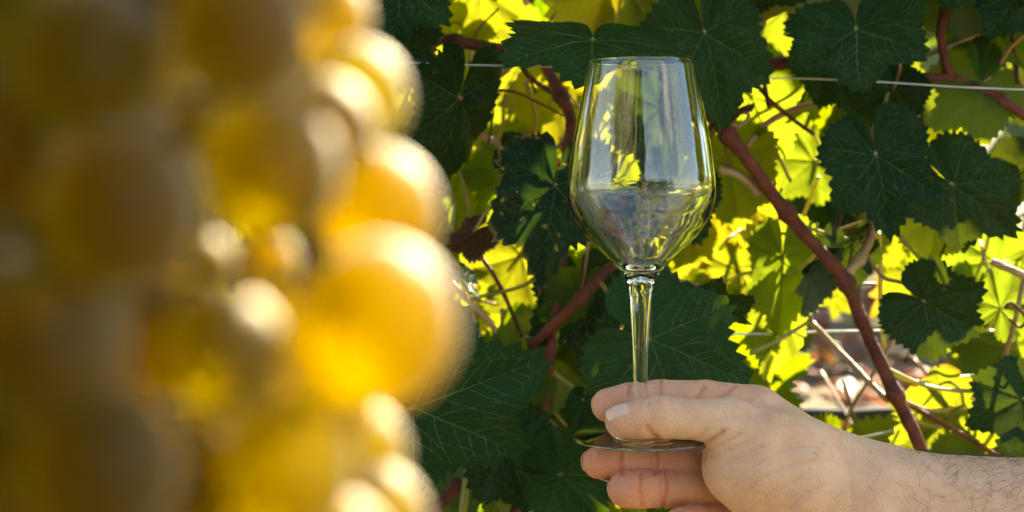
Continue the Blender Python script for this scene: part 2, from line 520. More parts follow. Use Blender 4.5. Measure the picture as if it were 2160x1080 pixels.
def leaf_shape(seed, teeth=42, rings=(.13, .27, .42, .57, .71, .83, .925, 1.0), lobed=1.0, curl=1.0, tp=(0.0, .35, .66, .86)):
    rg = random.Random(seed)
    dense, sm = leaf_outline(rg, lobed)
    edges = np.linspace(-177, 177, teeth + 1)
    edges[1:-1] += np.array([rg.uniform(-2.0, 2.0) for _ in range(teeth - 1)])
    ph, tooth = [], []
    for i in range(teeth):
        amp = rg.uniform(.055, .125) * (0.35 if abs(edges[i]) > 150 else 1)
        for t in tp:
            ph.append(edges[i] + t * (edges[i + 1] - edges[i]))
            tri = t / .66 if t <= .66 else (1 - t) / .34
            if edges[i] < 0: tri = (1 - t) / .66 if t >= .34 else t / .34
            tooth.append(amp * (tri - .55))
    ph.append(177.0); tooth.append(0)
    ph = np.radians(np.array(ph)); tooth = np.array(tooth)
    r0 = np.interp(ph, dense, sm)
    par = dict(fold=rg.uniform(-.02, .18) * curl, pk=rg.uniform(.07, .15), w1=rg.uniform(.03, .09) * curl, w2=rg.uniform(.012, .035),
               p1=rg.uniform(0, 6.3), p2=rg.uniform(0, 6.3), by=rg.uniform(.02, .26) * curl, bx=rg.uniform(-.06, .16) * curl,
               tw=rg.uniform(-.10, .10) * curl, n1=rg.uniform(0, 9))
    VA = np.radians(np.array([0, 51, -51, 106, -106, 150, -150]))
    def zf(x, y):
        p_ = np.arctan2(x, y); q = np.hypot(x, y)
        dv = np.min(np.abs(p_[..., None] - VA), axis=-1)
        z = par['fold'] * np.sqrt(x * x + .0009) + par['pk'] * q * np.sin(np.clip(dv / math.radians(24), 0, 1) * math.pi / 2)
        z = z + par['w1'] * q ** 2 * np.sin(3 * p_ + par['p1']) + par['w2'] * q ** 3 * np.sin(9 * p_ + par['p2'])
        z = z - par['by'] * np.maximum(y, -.2) ** 2 - par['bx'] * x * x + par['tw'] * x * y
        return z + .012 * np.sin(11 * x + par['n1']) * np.sin(10 * y - par['n1'])
    n = len(ph)
    vx, vy, rim = [0.0], [0.0], [0.0]
    for s in rings:
        rr = s * r0 * (1 + tooth * s ** 5)
        vx += list(rr * np.sin(ph)); vy += list(rr * np.cos(ph)); rim += [s] * n
    vx, vy = np.array(vx), np.array(vy)
    V = np.stack([vx, vy, zf(vx, vy)], -1)
    F = [(0, 1 + i + 1, 1 + i) for i in range(n - 1)]
    for k in range(len(rings) - 1):
        a, b = 1 + k * n, 1 + (k + 1) * n
        F += [(a + i, a + i + 1, b + i + 1, b + i) for i in range(n - 1)]



    rad = lambda p_: np.interp(p_, dense, sm)
    # veins
    vv, vf = [], []
    def vein(xy, w0, w1):
        xy = np.asarray(xy)
        m_ = len(xy)
        if m_ < 2: return
        z = zf(xy[:, 0], xy[:, 1])
        t = np.gradient(xy, axis=0); t /= np.linalg.norm(t, axis=1)[:, None] + 1e-9
        nn = np.stack([-t[:, 1], t[:, 0]], -1)
        w = np.linspace(w0, w1, m_)
        o_ = len(vv) and sum(len(q) for q in vv)
        L_ = np.column_stack([xy + nn * w[:, None] * .5, z]); R_ = np.column_stack([xy - nn * w[:, None] * .5, z])
        T_ = np.column_stack([xy, z + w * .42]); B_ = np.column_stack([xy, z - w * .6])
        vv.append(np.stack([L_, T_, R_, B_], 1).reshape(-1, 3))
        for i in range(m_ - 1):
            for j in range(4):
                k = (j + 1) % 4
                vf.append((o_ + i * 4 + j, o_ + i * 4 + k, o_ + (i + 1) * 4 + k, o_ + (i + 1) * 4 + j))
    mains = [(0, 1, .019), (51, 1, .016), (-51, 1, .016), (106, 1, .012), (-106, 1, .012), (148, .9, .007), (-148, .9, .007)]
    for deg, f_, w in mains:
        a0 = math.radians(deg)
        bend = rg.uniform(-.05, .05)
        R0 = rad(a0) * .965 * f_
        tt = np.linspace(0, 1, 12)
        an = a0 + bend * np.sin(tt * math.pi)
        pts = np.stack([R0 * tt * np.sin(an), R0 * tt * np.cos(an)], -1)
        vein(pts, w, .0035)
        if abs(deg) > 120: continue
        for side in (-1, 1):
            for tb in (.22, .38, .52, .65, .77, .87):
                tb = tb + rg.uniform(-.035, .035)
                ib = tb * 11
                p0 = pts[int(ib)] + (pts[min(int(ib) + 1, 11)] - pts[int(ib)]) * (ib % 1)
                d0 = a0 + side * math.radians(rg.uniform(40, 52))
                ln = R0 * (.62 * (1 - tb) + .10) * rg.uniform(.8, 1.1)
                q = [p0]
                st = ln / 6
                ang = d0
                for k in range(6):
                    nx_ = q[-1] + st * np.array([math.sin(ang), math.cos(ang)])
                    if np.hypot(*nx_) > .95 * rad(math.atan2(nx_[0], nx_[1])): break
                    q.append(nx_); ang -= side * .05
                vein(q, w * .36, .0022)
                if len(q) > 4:
                    for s2 in (-1, 1):
                        e = q[3]; a2 = d0 + s2 * math.radians(50)
                        q2 = [e + st * k * .8 * np.array([math.sin(a2), math.cos(a2)]) for k in range(3)]
                        if np.hypot(*q2[-1]) < .93 * rad(math.atan2(q2[-1][0], q2[-1][1])): vein(q2, w * .22, .002)
    return V, F, np.array(rim), np.vstack(vv), vf

_leaf_cache = {}
def leaf_meshes(seed, L, w, mat, **kw):
    key = (seed, round(L, 4), round(w, 3), mat, tuple(sorted(kw.items())))
    if key in _leaf_cache: return _leaf_cache[key]
    V, F, rim, vV, vF = leaf_shape(seed, **kw)
    sc = np.array([L * w, L, L])
    me = mesh_data("leaf", V * sc, F, M[mat])
    at_ = me.attributes.new("rim", 'FLOAT', 'POINT')
    at_.data.foreach_set("value", rim)
    ve = mesh_data("vein_network", vV * sc, vF, M['vein'], smooth=False)
    _leaf_cache[key] = (me, ve)
    return me, ve

def leaf_frame(J, T, roll, face=1):
    """axis from junction to tip; the upper face turned to the camera side, then rolled about the axis"""
    a = (T - J).normalized()
    view = (Vector((0, 0, CAMZ)) - J).normalized()
    n = (view - a * view.dot(a)).normalized() * face
    n = Quaternion(a, math.radians(roll)) @ n
    x = a.cross(n).normalized()
    return Matrix(((x.x, a.x, n.x, J.x), (x.y, a.y, n.y, J.y), (x.z, a.z, n.z, J.z), (0, 0, 0, 1)))

def petiole_path(J, a, n, target, rng_):
    """from the leaf junction back and up to the cane"""
    p0 = J
    p1 = J - a * .018 - n * .012
    p3 = target
    p2 = p1 * .45 + p3 * .55 + Vector((rng_.uniform(-.01, .01), .006, -.008))
    return [p0 + n * .0006, p1, p2, p3]

# ------------------------------------------------------------------ the near grapevine
vine_base = Vector((.42, 1.06, 0))
vine = tag(empty("grapevine", vine_base), "leafy grapevine behind the wine glass, its red-brown canes tied along the wires", "grapevine")
VB = Matrix.Translation(-vine_base)

def add_part(name, v, f, mat, parent, base, smooth=True):
    v = np.asarray(v) - np.array(base)
    return link(name, mesh_data(name, v, f, mat, smooth), parent)

def cane(pts, r, mat='cane', nodes=True, parent=None, base=None, name="cane", sides=10, seed=0, taper=1.0):
    w = [P(*p) if len(p) == 3 else Vector(p[:3]) for p in pts]
    path = catmull([tuple(v) for v in w], 7)
    n = len(path)
    rg = random.Random(seed + len(pts) * 7 + int(abs(pts[0][0]) * 13))
    rad = np.linspace(r, r * taper, n) * .92
    d = np.concatenate([[0], np.cumsum(np.linalg.norm(np.diff(path, axis=0), axis=1))])
    rad = rad * (1 + .05 * np.sin(d * 160 + rg.uniform(0, 6)) + .03 * np.sin(d * 410))
    if nodes:
        s = rg.uniform(.02, .06)
        while s < d[-1]:
            rad = rad + r * .52 * np.exp(-((d - s) / .005) ** 2)
            s += rg.uniform(.065, .09)
    path = path + np.array([[rg.uniform(-1, 1) * r * .06 for _ in range(3)] for _ in range(n)])
    V, F = tube(path, rad, sides)
    o = add_part(name, V, F, M[mat], parent or vine, base or vine_base)
    return [Vector(p) for p in path]

CANES = [
 ([(1488, 236, .985), (1525, 272, .99), (1590, 355, .99), (1660, 450, 1.0), (1730, 530, 1.0), (1782, 590, 1.0), (1820, 680, 1.0), (1862, 775, 1.0), (1905, 865, 1.0), (1945, 950, 1.0), (2005, 1100, 1.02), (2040, 1300, 1.04)], .0052, 'cane', 1),
 ([(1560, 128, 1.06), (1600, 132, 1.05), (1690, 136, 1.05), (1780, 144, 1.045), (1860, 155, 1.04), (1940, 163, 1.03), (2005, 168, 1.03), (2070, 192, 1.03), (2165, 245, 1.03), (2300, 330, 1.04), (2600, 480, 1.06)], .0043, 'cane', 1),
 ([(2003, 168, 1.03), (1990, 110, 1.03), (1985, 60, 1.03), (2010, -40, 1.04), (2040, -250, 1.06), (2060, -600, 1.08)], .0040, 'cane', .8),
 ([(1120, 60, 1.05), (1150, 135, 1.04), (1185, 205, 1.03), (1204, 255, 1.03), (1196, 330, 1.03), (1192, 420, 1.03), (1186, 520, 1.04), (1172, 640, 1.04), (1158, 760, 1.04), (1138, 880, 1.05), (1110, 1010, 1.05), (1060, 1160, 1.06)], .0046, 'cane', 1.05),
 ([(1345, 505, 1.02), (1290, 560, 1.02), (1222, 632, 1.02), (1160, 692, 1.03), (1120, 730, 1.04)], .0040, 'cane', 1.1),
 ([(896, 77, 1.0), (930, 83, 1.0), (985, 92, 1.0), (1060, 104, 1.01), (1120, 100, 1.05)], .0046, 'cane', 1),
 ([(1712, 680, 1.06), (1770, 740, 1.05), (1830, 802, 1.03), (1874, 845, 1.01)], .0024, 'cane_tan', 1),
 ([(1095, 122, 1.02), (1060, 155, 1.0), (1015, 190, .985), (968, 207, .972)], .0024, 'petiole', .9),
 ([(965, 272, 1.03), (1030, 292, 1.03), (1092, 326, 1.03)], .0026, 'cane_tan', 1),
 ([(1640, -60, 1.02), (1618, 10, 1.02), (1600, 72, 1.02), (1580, 130, 1.02), (1566, 170, 1.03), (1556, 215, 1.04)], .0034, 'petiole_green', .9),
 ([(1446, 74, 1.0), (1500, 45, 1.0), (1560, 18, 1.01), (1612, 0, 1.02), (1700, -40, 1.03)], .0030, 'petiole', 1),
 ([(1575, 310, 1.06), (1612, 266, 1.06), (1665, 234, 1.06), (1735, 216, 1.05)], .0026, 'cane_tan', 1),
 ([(1588, 168, 1.03), (1625, 212, 1.03), (1670, 250, 1.04), (1718, 284, 1.04)], .0020, 'cane', .8),
 ([(1518, 358, 1.0), (1555, 368, 1.0), (1582, 388, 1.0), (1602, 410, 1.0)], .0030, 'cane_tan', 1.1),
 ([(1780, 585, 1.0), (1812, 548, 1.01), (1834, 508, 1.02), (1842, 470, 1.03), (1850, 400, 1.05)], .0038, 'cane_tan', .8),
 ([(1890, 838, 1.01), (1950, 872, 1.02), (2010, 905, 1.03), (2070, 940, 1.04), (2180, 1010, 1.06)], .0024, 'cane', .8),
 ([(1852, 490, 1.06), (1857, 560, 1.05), (1858, 640, 1.05), (1866, 735, 1.05)], .0022, 'petiole_green', .9),
 ([(1757, 548, 1.03), (1764, 490, 1.03), (1776, 430, 1.04), (1780, 380, 1.05)], .0022, 'cane', .9),
 ([(950, 596, 1.02), (985, 632, 1.02), (1030, 676, 1.03), (1060, 720, 1.04)], .0026, 'cane_tan', .9),
 ([(1006, 530, 1.05), (1040, 578, 1.05), (1072, 640, 1.05), (1100, 712, 1.05)], .0019, 'cane', .9),
 ([(2092, 552, 1.03), (2130, 568, 1.03), (2175, 590, 1.03), (2260, 640, 1.04)], .0032, 'cane_tan', 1.1),
 ([(2160, 590, 1.03), (2140, 680, 1.03), (2115, 770, 1.04)], .0022, 'petiole', .9),
 ([(1890, 700, 1.03), (1862, 760, 1.02)], .0020, 'cane_tan', .9),
 ([(1600, 60, 1.05), (1608, 150, 1.06), (1622, 225, 1.07)], .0022, 'cane', .9),
 ([(1092, 128, 1.04), (1120, 165, 1.05), (1165, 196, 1.04), (1205, 220, 1.03)], .0022, 'cane', .9),
 ([(1945, 120, 1.05), (2000, 100, 1.04), (2065, 72, 1.04)], .0024, 'petiole', .9),
 ([(900, 1090, 1.02), (960, 1030, 1.04), (1000, 960, 1.06), (1020, 900, 1.07)], .0044, 'cane', .9),
 ([(975, 1090, 1.0), (985, 1000, 1.02), (990, 940, 1.03)], .0030, 'petiole_green', .9),
 ([(980, 250, .995), (962, 330, 1.0), (985, 420, 1.01), (995, 500, 1.02)], .0016, 'petiole', .9),
 ([(480, 470, 1.02), (486, 540, 1.02), (490, 620, 1.02)], .0030, 'cane', 1),
 ([(440, 552, 1.0), (490, 528, 1.01), (540, 500, 1.02)], .0016, 'cane', 1),
 ([(450, 505, 1.01), (480, 535, 1.01), (520, 548, 1.02)], .0013, 'cane', 1),
 ([(300, -200, 1.04), (420, 60, 1.04), (470, 300, 1.03), (480, 470, 1.02)], .0040, 'cane', .8),
 ([(560, 1150, 1.05), (620, 800, 1.05), (660, 500, 1.06), (640, 100, 1.05), (600, -200, 1.06)], .0045, 'cane', .9),
]
cane_pts = []
for i, (pts, r, mat, tap) in enumerate(CANES):
    pp = cane(pts, r, mat, nodes=(r > .0035), seed=i, taper=tap, sides=10 if r > .002 else 7)
    if r > .0035: cane_pts += pp
# trunk and cordon that feed the canes, below the picture
cane([(.42, 1.06, -.05), (.43, 1.05, .2), (.40, 1.06, .42), (.43, 1.06, .60), (.40, 1.06, .72)], .026, 'trunk', nodes=False, name="trunk", sides=14) if False else None
def cane_w(pts, r, mat, name, sides=12, taper=1.0):
    path = catmull(pts, 7)
    d = np.linspace(0, 1, len(path))
    rad = np.linspace(r, r * taper, len(path)) * (1 + .10 * np.sin(d * 37) + .06 * np.sin(d * 91 + 1))
    V, F = tube(path, rad, sides)
    return add_part(name, V, F, M[mat], vine, vine_base)
cane_w([(.42, 1.06, -.05), (.43, 1.05, .2), (.40, 1.06, .42), (.43, 1.06, .60), (.40, 1.06, .72)], .026, 'trunk', "trunk", 16, .8)
cane_w([(.40, 1.06, .71), (.2, 1.06, .755), (-.1, 1.06, .76), (-.5, 1.06, .765), (-.9, 1.06, .77)], .014, 'trunk', "cordon", 12, .6)
cane_w([(.40, 1.06, .71), (.55, 1.06, .75), (.8, 1.06, .76), (1.2, 1.06, .77)], .014, 'trunk', "cordon", 12, .6)
# tendrils
def tendril(pts, r=.0009):
    path = catmull([tuple(P(*p)) for p in pts], 8)
    V, F = tube(path, np.linspace(r, r * .6, len(path)), 6)
    add_part("tendril", V, F, M['cane'], vine, vine_base)
tendril([(1022, 208, 1.0), (1045, 192, 1.0), (1085, 194, 1.0), (1135, 216, 1.01), (1190, 245, 1.02)], .0013)
tendril([(1036, 262, 1.0), (1040, 235, 1.0), (1030, 212, 1.0), (1024, 206, 1.0)], .0009)
tendril([(2120, 650, 1.0), (2132, 640, 1.0), (2150, 652, 1.0), (2165, 675, 1.0), (2150, 690, 1.01), (2128, 672, 1.01)], .0016)
tendril([(1030, 300, 1.02), (1036, 270, 1.01), (1034, 240, 1.0)], .0009)
tendril([(1690, 215, 1.04), (1712, 150, 1.05), (1690, 80, 1.05)], .0010)

rs = random.Random(31)
for k in range(44):                      # side shoots and leaf stalks
    px, py = rs.uniform(860, 2200), rs.uniform(-40, 1040)
    if 1200 < px < 1500 and py < 560 and rs.random() < .5: continue
    d0 = rs.uniform(1.01, 1.17)
    ang_ = rs.gauss(math.pi / 2, .9)
    ln = rs.uniform(70, 190)
    dx, dy = math.cos(ang_) * ln, -math.sin(ang_) * ln
    bx_, by_ = rs.gauss(0, 22), rs.gauss(0, 14)
    cane([(px, py, d0), (px + dx * .5 + bx_, py + dy * .5 + by_, d0 + rs.uniform(-.02, .02)), (px + dx, py + dy, d0 + rs.uniform(-.03, .03))],
         rs.uniform(.0009, .0019), rs.choice(['petiole', 'cane', 'cane_tan', 'petiole_green', 'cane']), nodes=False, seed=200 + k, taper=.8, sides=7, name="shoot")
CP = np.array([tuple(p) for p in cane_pts])
def nearest_cane(p):
    d = np.linalg.norm(CP - np.array(p), axis=1) + np.maximum(0, p[2] - CP[:, 2]) * .6
    return Vector(CP[int(d.argmin())])

def add_leaf(mw, me, ve, parent, base, petiole=None, pmat='petiole'):
    lf = link("leaf", me, parent, Matrix.Translation(-Vector(base)) @ mw)
    if ve is not None:
        link("vein_network", ve, lf)
    if petiole is not None:
        inv = mw.inverted()
        pp = catmull([tuple(inv @ q) for q in petiole], 6)
        V, F = tube(pp, np.linspace(.0011, .0017, len(pp)), 7)
        link("petiole", mesh_data("petiole", V, F, M[pmat]), lf)
    return lf

# leaves one can pick out in the photograph: junction, its distance, tip, its distance, width, roll, face, kind, lobes
HERO = [
 ((1250, 84), .905, (1243, 156), .862, 1.50, 0, 1, 'leaf', .8, 1),
 ((1486, 70), .945, (1540, 275), .945, .80, -25, 1, 'leaf', .5, .7),
 ((1806, 62), .95, (1818, 196), .94, 1.35, 5, 1, 'leaf', .5, .6),
 ((1848, 328), .95, (1884, 510), .945, .84, 5, 1, 'leaf', 1.1, .5),
 ((2010, 390), .97, (2158, 500), .965, .80, -8, 1, 'leaf', .6, .6),
 ((1950, 636), .98, (2076, 712), .97, .98, 15, 1, 'leaf', .3, .8),
 ((2156, 842), .97, (2040, 898), .97, .95, 0, 1, 'leaf', .3, .6),
 ((1650, 545), 1.06, (1648, 722), 1.06, .62, -10, 1, 'leaf', .4, .8),
 ((1724, 540), 1.03, (1708, 676), 1.03, .50, 35, -1, 'leaf', .5, 1.0),
 ((1372, 716), .90, (1596, 806), .895, .92, 0, 1, 'leaf', .6, .6),
 ((872, 860), .91, (1166, 752), .90, .80, 0, 1, 'leaf', .9, .7),
 ((1070, 936), .985, (1120, 1085), .97, .92, 10, 1, 'leaf', .4, .8),
 ((1186, 1000), .96, (1345, 1010), .95, .85, 0, 1, 'leaf', .5, .6),
 ((1172, 392), .965, (1140, 596), .94, .72, 18, 1, 'leaf_spot', .5, 1.3),
 ((846, -40), .95, (938, 40), .93, 1.0, 10, 1, 'leaf', .6, .7),
 ((752, 52), .93, (822, 92), .92, 1.0, 0, 1, 'leaf', .6, .7),
 ((818, 66), .975, (930, 186), .97, .80, 15, 1, 'leaf_spot', .5, .6),
 ((968, 207), .97, (924, 416), 1.0, .66, -42, 1, 'leaf', .5, 1.0),
 ((838, 330), .955, (934, 408), .945, .62, 20, 1, 'leaf', .5, .7),
 ((2160, -30), 1.0, (2078, 84), 1.0, 1.0, 10, 1, 'leaf', .5, .7),
 ((1738, 128), 1.0, (1812, 246), .995, .66, -20, 1, 'leaf', .5, .7),
 ((1560, -70), .98, (1700, 20), .98, .7, 20, 1, 'leaf', .5, .9),
 ((2010, -70), 1.0, (2080, 20), 1.0, .8, 0, 1, 'leaf', .5, .9),
 ((1140, 350), .99, (1062, 392), .985, .8, 30, 1, 'leaf_dry', 1.0, 1.6),
 ((1215, 420), 1.0, (1160, 478), .99, .8, -40, 1, 'leaf_dry', 1.0, 1.8),
 ((1545, 235), .985, (1490, 262), .975, .7, 40, 1, 'leaf_dry', 1.0, 2.0),
 ((1000, 488), 1.0, (930, 540), .99, .8, 20, -1, 'leaf_dry', 1.0, 1.6),
 ((1090, 330), 1.0, (1165, 372), .99, .7, 10, 1, 'leaf', .4, .8),
 ((2110, 650), 1.05, (2165, 560), 1.06, .8, 20, 1, 'leaf', .4, .8),
 ((1505, 640), .96, (1580, 650), .93, .9, 60, 1, 'leaf', .7, .8),
 ((990, 600), 1.02, (960, 580), 1.0, .8, 50, 1, 'leaf', .5, .8),
 # leaves that the sun shines through
 ((1010, -20), 1.27, (915, 70), 1.27, 1.0, 10, 1, 'leaf', .5, .6),
 ((1110, 120), 1.24, (1010, 262), 1.24, .95, 0, 1, 'leaf', .4, .6),
 ((1180, 180), 1.26, (1090, 330), 1.25, .8, -15, 1, 'leaf_yellow', .5, .6),
 ((1660, 20), 1.26, (1655, 150), 1.26, 1.05, 10, 1, 'leaf', .4, .5),
 ((1720, -40), 1.05, (1655, 82), 1.06, .6, 30, -1, 'leaf', .4, .6),
 ((1585, 205), 1.09, (1652, 345), 1.10, 1.0, 0, 1, 'leaf', .4, .6),
 ((1535, 345), 1.07, (1560, 492), 1.08, .95, 0, 1, 'leaf', .4, .6),
 ((1716, 340), 1.17, (1640, 416), 1.16, .95, 10, 1, 'leaf', .5, .6),
 ((1545, 420), 1.17, (1560, 530), 1.16, 1.15, 0, 1, 'leaf_yellow', .5, .6),
 ((1556, 570), 1.12, (1458, 606), 1.12, .9, 10, 1, 'leaf', .6, .6),
 ((2102, 552), 1.10, (1962, 566), 1.10, .62, 0, 1, 'leaf', .6, .6),
 ((2010, 815), 1.07, (1960, 862), 1.07, 1.0, 10, 1, 'leaf_yellow', .6, .6),
 ((2000, 880), 1.05, (1870, 960), 1.05, .9, 0, 1, 'leaf', .6, .6),
 ((2060, 910), 1.07, (1950, 985), 1.07, 1.0, 0, 1, 'leaf', .6, .6),
 ((1100, 540), 1.13, (1030, 664), 1.12, .8, 0, 1, 'leaf', .6, .6),
 ((1215, 690), 1.06, (1228, 800), 1.06, .7, 10, 1, 'leaf', .6, .6),
 ((975, 370), 1.16, (930, 488), 1.16, .9, 0, 1, 'leaf', .5, .6),
 ((1010, 320), 1.20, (990, 430), 1.2, 1.0, 20, 1, 'leaf', .5, .6),
 ((1090, 350), 1.18, (1010, 470), 1.18, .9, 0, 1, 'leaf', .5, .6),
 ((1640, 640), 1.07, (1618, 810), 1.08, .50, -20, 1, 'leaf', .4, .7),
 ((870, 240), 1.10, (850, 320), 1.1, 1.0, 0, 1, 'leaf_yellow', .5, .7),
 ((960, 80), 1.20, (880, 180), 1.2, 1.0, 0, 1, 'leaf', .5, .7),
 ((510, 470), 1.1, (480, 590), 1.1, .9, 0, 1, 'leaf_yellow', .5, .7),
 ((1230, 845), 1.02, (1215, 900), 1.0, .6, 30, 1, 'leaf', .5, .7),
 ((1290, 280), 1.1, (1235, 420), 1.1, .9, 0, 1, 'leaf', .5, .7),
 ((1400, 230), 1.02, (1380, 390), 1.02, 1.0, 15, 1, 'leaf', .5, .7),
 ((1430, 400), 1.03, (1380, 540), 1.03, .9, -15, 1, 'leaf', .5, .7),
 ((1300, 420), 1.14, (1340, 560), 1.14, .9, -15, 1, 'leaf', .5, .7),
 ((1450, 500), 1.14, (1430, 590), 1.14, .9, -15, 1, 'leaf_yellow', .5, .7),
]
guard, centres = [], []          # points that keep the sun, and the leaves already standing in it
for i, (j, dj, t, dt, w, roll, face, kind, lob, curl) in enumerate(HERO):
    if dj >= 1.10:
        k_ = 1.185 + .05 * rnd.random() - dj
        dj, dt = dj + k_, dt + k_
    J, T = P(j[0], j[1], dj), P(t[0], t[1], dt)
    L = (T - J).length
    if kind == 'leaf' and dj >= 1.05: kind = 'leaf_sun'  # back leaves take the lit copy of the material
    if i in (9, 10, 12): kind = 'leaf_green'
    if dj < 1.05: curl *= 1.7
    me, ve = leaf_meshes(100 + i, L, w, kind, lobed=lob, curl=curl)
    mw = leaf_frame(J, T, roll + rnd.uniform(-14, 14) if i > 2 else roll, face)
    a = Vector(mw.col[1][:3]); n = Vector(mw.col[2][:3])
    if dj >= 1.08:
        x_ = Vector(mw.col[0][:3])
        for u, v in ((.1, 0), (.4, 0), (.75, 0), (.3, .45), (.3, -.45), (-.1, .4), (-.1, -.4)):
            guard.append(J + a * (L * u) + x_ * (L * w * v))
        centres.append((J + a * L * .25, L * .6))
    tgt = nearest_cane(J + Vector((0, .02, .02)))
    if (tgt - J).length > .12: tgt = J + (tgt - J).normalized() * .12
    pet = petiole_path(J, a, n, tgt, rnd)
    add_leaf(mw, me, ve, vine, vine_base, pet, 'petiole' if i % 2 else 'petiole_green')

# the rest of the foliage, leaf by leaf: a shaded front, a sunlit back; the plane of the light parts them
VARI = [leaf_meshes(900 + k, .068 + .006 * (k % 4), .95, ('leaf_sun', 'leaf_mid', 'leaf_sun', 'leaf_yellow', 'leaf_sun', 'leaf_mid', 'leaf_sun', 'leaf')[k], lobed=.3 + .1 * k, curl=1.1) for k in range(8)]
rf = random.Random(5)
slope = math.cos(SUN_AZ) * math.cos(SUN_EL) / math.sin(SUN_EL)
def rand_leaf(pos, rng_, scale, face=None):
    down = Vector((rng_.gauss(0, .7), rng_.gauss(0, .45), -1)).normalized()
    T = pos + down * .07
    mw = leaf_frame(pos, T, rng_.gauss(0, 32), face if face else (1 if rng_.random() < .78 else -1))
    return mw @ Matrix.Scale(scale, 4)
CAM = np.array((0, 0, CAMZ))
SN = np.array(SUN)
def harms(c, R, need_sun=True, pts=None):
    """how many guarded points a leaf at c would put in shade or hide, and whether it stands in shade itself"""
    g_ = np.array([tuple(q) for q in guard])
    c = np.array(c)
    v = c - g_
    t = v @ SN
    ds = np.linalg.norm(v - t[:, None] * SN, axis=1)
    n_ = int(((t > .004) & (ds < R)).sum())
    d = CAM - g_
    ln = np.linalg.norm(d, axis=1)
    d = d / ln[:, None]
    t = (v * d).sum(1)
    dc = np.linalg.norm(v - t[:, None] * d, axis=1)
    n_ += int(((t > .004) & (dc < R)).sum())
    if need_sun:
        for q, r_ in centres:
            v = np.array(q) - c
            t = v @ SN
            if t > .01 and np.linalg.norm(v - t * SN) < r_ * .8: return 99
    return n_
nfill, tries = 0, 0
while nfill < 104 and tries < 9000:
    tries += 1
    px, py = rf.uniform(640, 2300), rf.uniform(-110, 1060)
    d0 = 1.13 + slope * (540 - py) * FK * 1.12
    d = 1.14 + .03 * (540 - py) / 540 + rf.random() * .26
    # thinner where the photograph looks through to the bank
    if 1610 < px < 1930 and 470 < py < 980: continue
    if px > 1830 and py < 500: continue
    if px > 1960 and rf.random() < .4: continue
    if 860 < px < 1080 and py > 930 and rf.random() < .8: continue
    me, ve = VARI[rf.randrange(8)]
    s = rf.uniform(.8, 1.25)
    J = P(px, py, d)
    cen = J + Vector((0, 0, -.02 * s))
    if harms(cen, .038 * s) > (1 if tries < 6000 else 3): continue
    centres.append((cen, .045 * s)); guard.append(cen)
    mw = rand_leaf(J, rf, s)
    a = Vector(mw.col[1][:3]).normalized()
    e_ = J - a * rf.uniform(.05, .09) + Vector((rf.gauss(0, .025), rf.uniform(-.05, .05), .02))
    add_leaf(mw, me, ve, vine, vine_base, [J, J - a * .02, (J + e_) * .5 + Vector((0, 0, .006)), e_], 'petiole' if nfill % 3 else 'cane_tan')
    nfill += 1
# small shaded leaves and shoots inside the canopy
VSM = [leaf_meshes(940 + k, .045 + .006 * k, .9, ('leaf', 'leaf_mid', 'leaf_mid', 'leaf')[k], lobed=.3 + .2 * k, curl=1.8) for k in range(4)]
nin = 0
while nin < 30:
    px, py = rf.uniform(830, 2200), rf.uniform(-60, 1060)
    if px > 1600 and py > 560: continue
    if 1190 < px < 1510 and py < 560: continue
    me, ve = VSM[rf.randrange(4)]
    J = P(px, py, rf.uniform(1.02, 1.12))
    if harms(J, .032, False) > 1: continue
    mw = rand_leaf(J, rf, rf.uniform(.7, 1.1))
    a = Vector(mw.col[1][:3]).normalized()
    e_ = J - a * rf.uniform(.03, .07) + Vector((rf.gauss(0, .02), rf.uniform(-.03, .03), .015))
    add_leaf(mw, me, ve, vine, vine_base, [J, J - a * .015, (J + e_) * .5 + Vector((0, 0, .004)), e_], 'petiole')
    nin += 1

# foliage above and beside the picture, one mass: it shades the hand and the front leaves
def leaf_mass(specs, variants):
    Vs, Fs, Rs, off = [], [], [], 0
    for k, (mw, vi) in enumerate(specs):
        V, F, rim = variants[vi]
        A = np.array(mw)
        Vs.append(V @ A[:3, :3].T + A[:3, 3]); Fs += [tuple(q + off for q in f) for f in F]
        Rs.append(rim); off += len(V)
    return np.vstack(Vs), Fs, np.concatenate(Rs)

def mass_object(name, specs, variants, mat, parent, base):
    V, F, R = leaf_mass(specs, variants)
    o = add_part(name, V, F, mat, parent, base)
    at_ = o.data.attributes.new("rim", 'FLOAT', 'POINT')
    at_.data.foreach_set("value", R)
    o["kind"] = "stuff"
    return o
LOW = []
for k in range(6):
    V, F, rim, _a, _b = leaf_shape(700 + k, teeth=20, rings=(.4, .75, 1.0), lobed=.4, curl=1.2, tp=(0.0, .6))
    LOW.append((V * .075, F, rim))
TINY = []
for k in range(4):
    V, F, rim, _a, _b = leaf_shape(760 + k, teeth=12, rings=(.5, 1.0), lobed=.4, curl=1.3, tp=(0.0, .6))
    TINY.append((V * .072, F, rim))

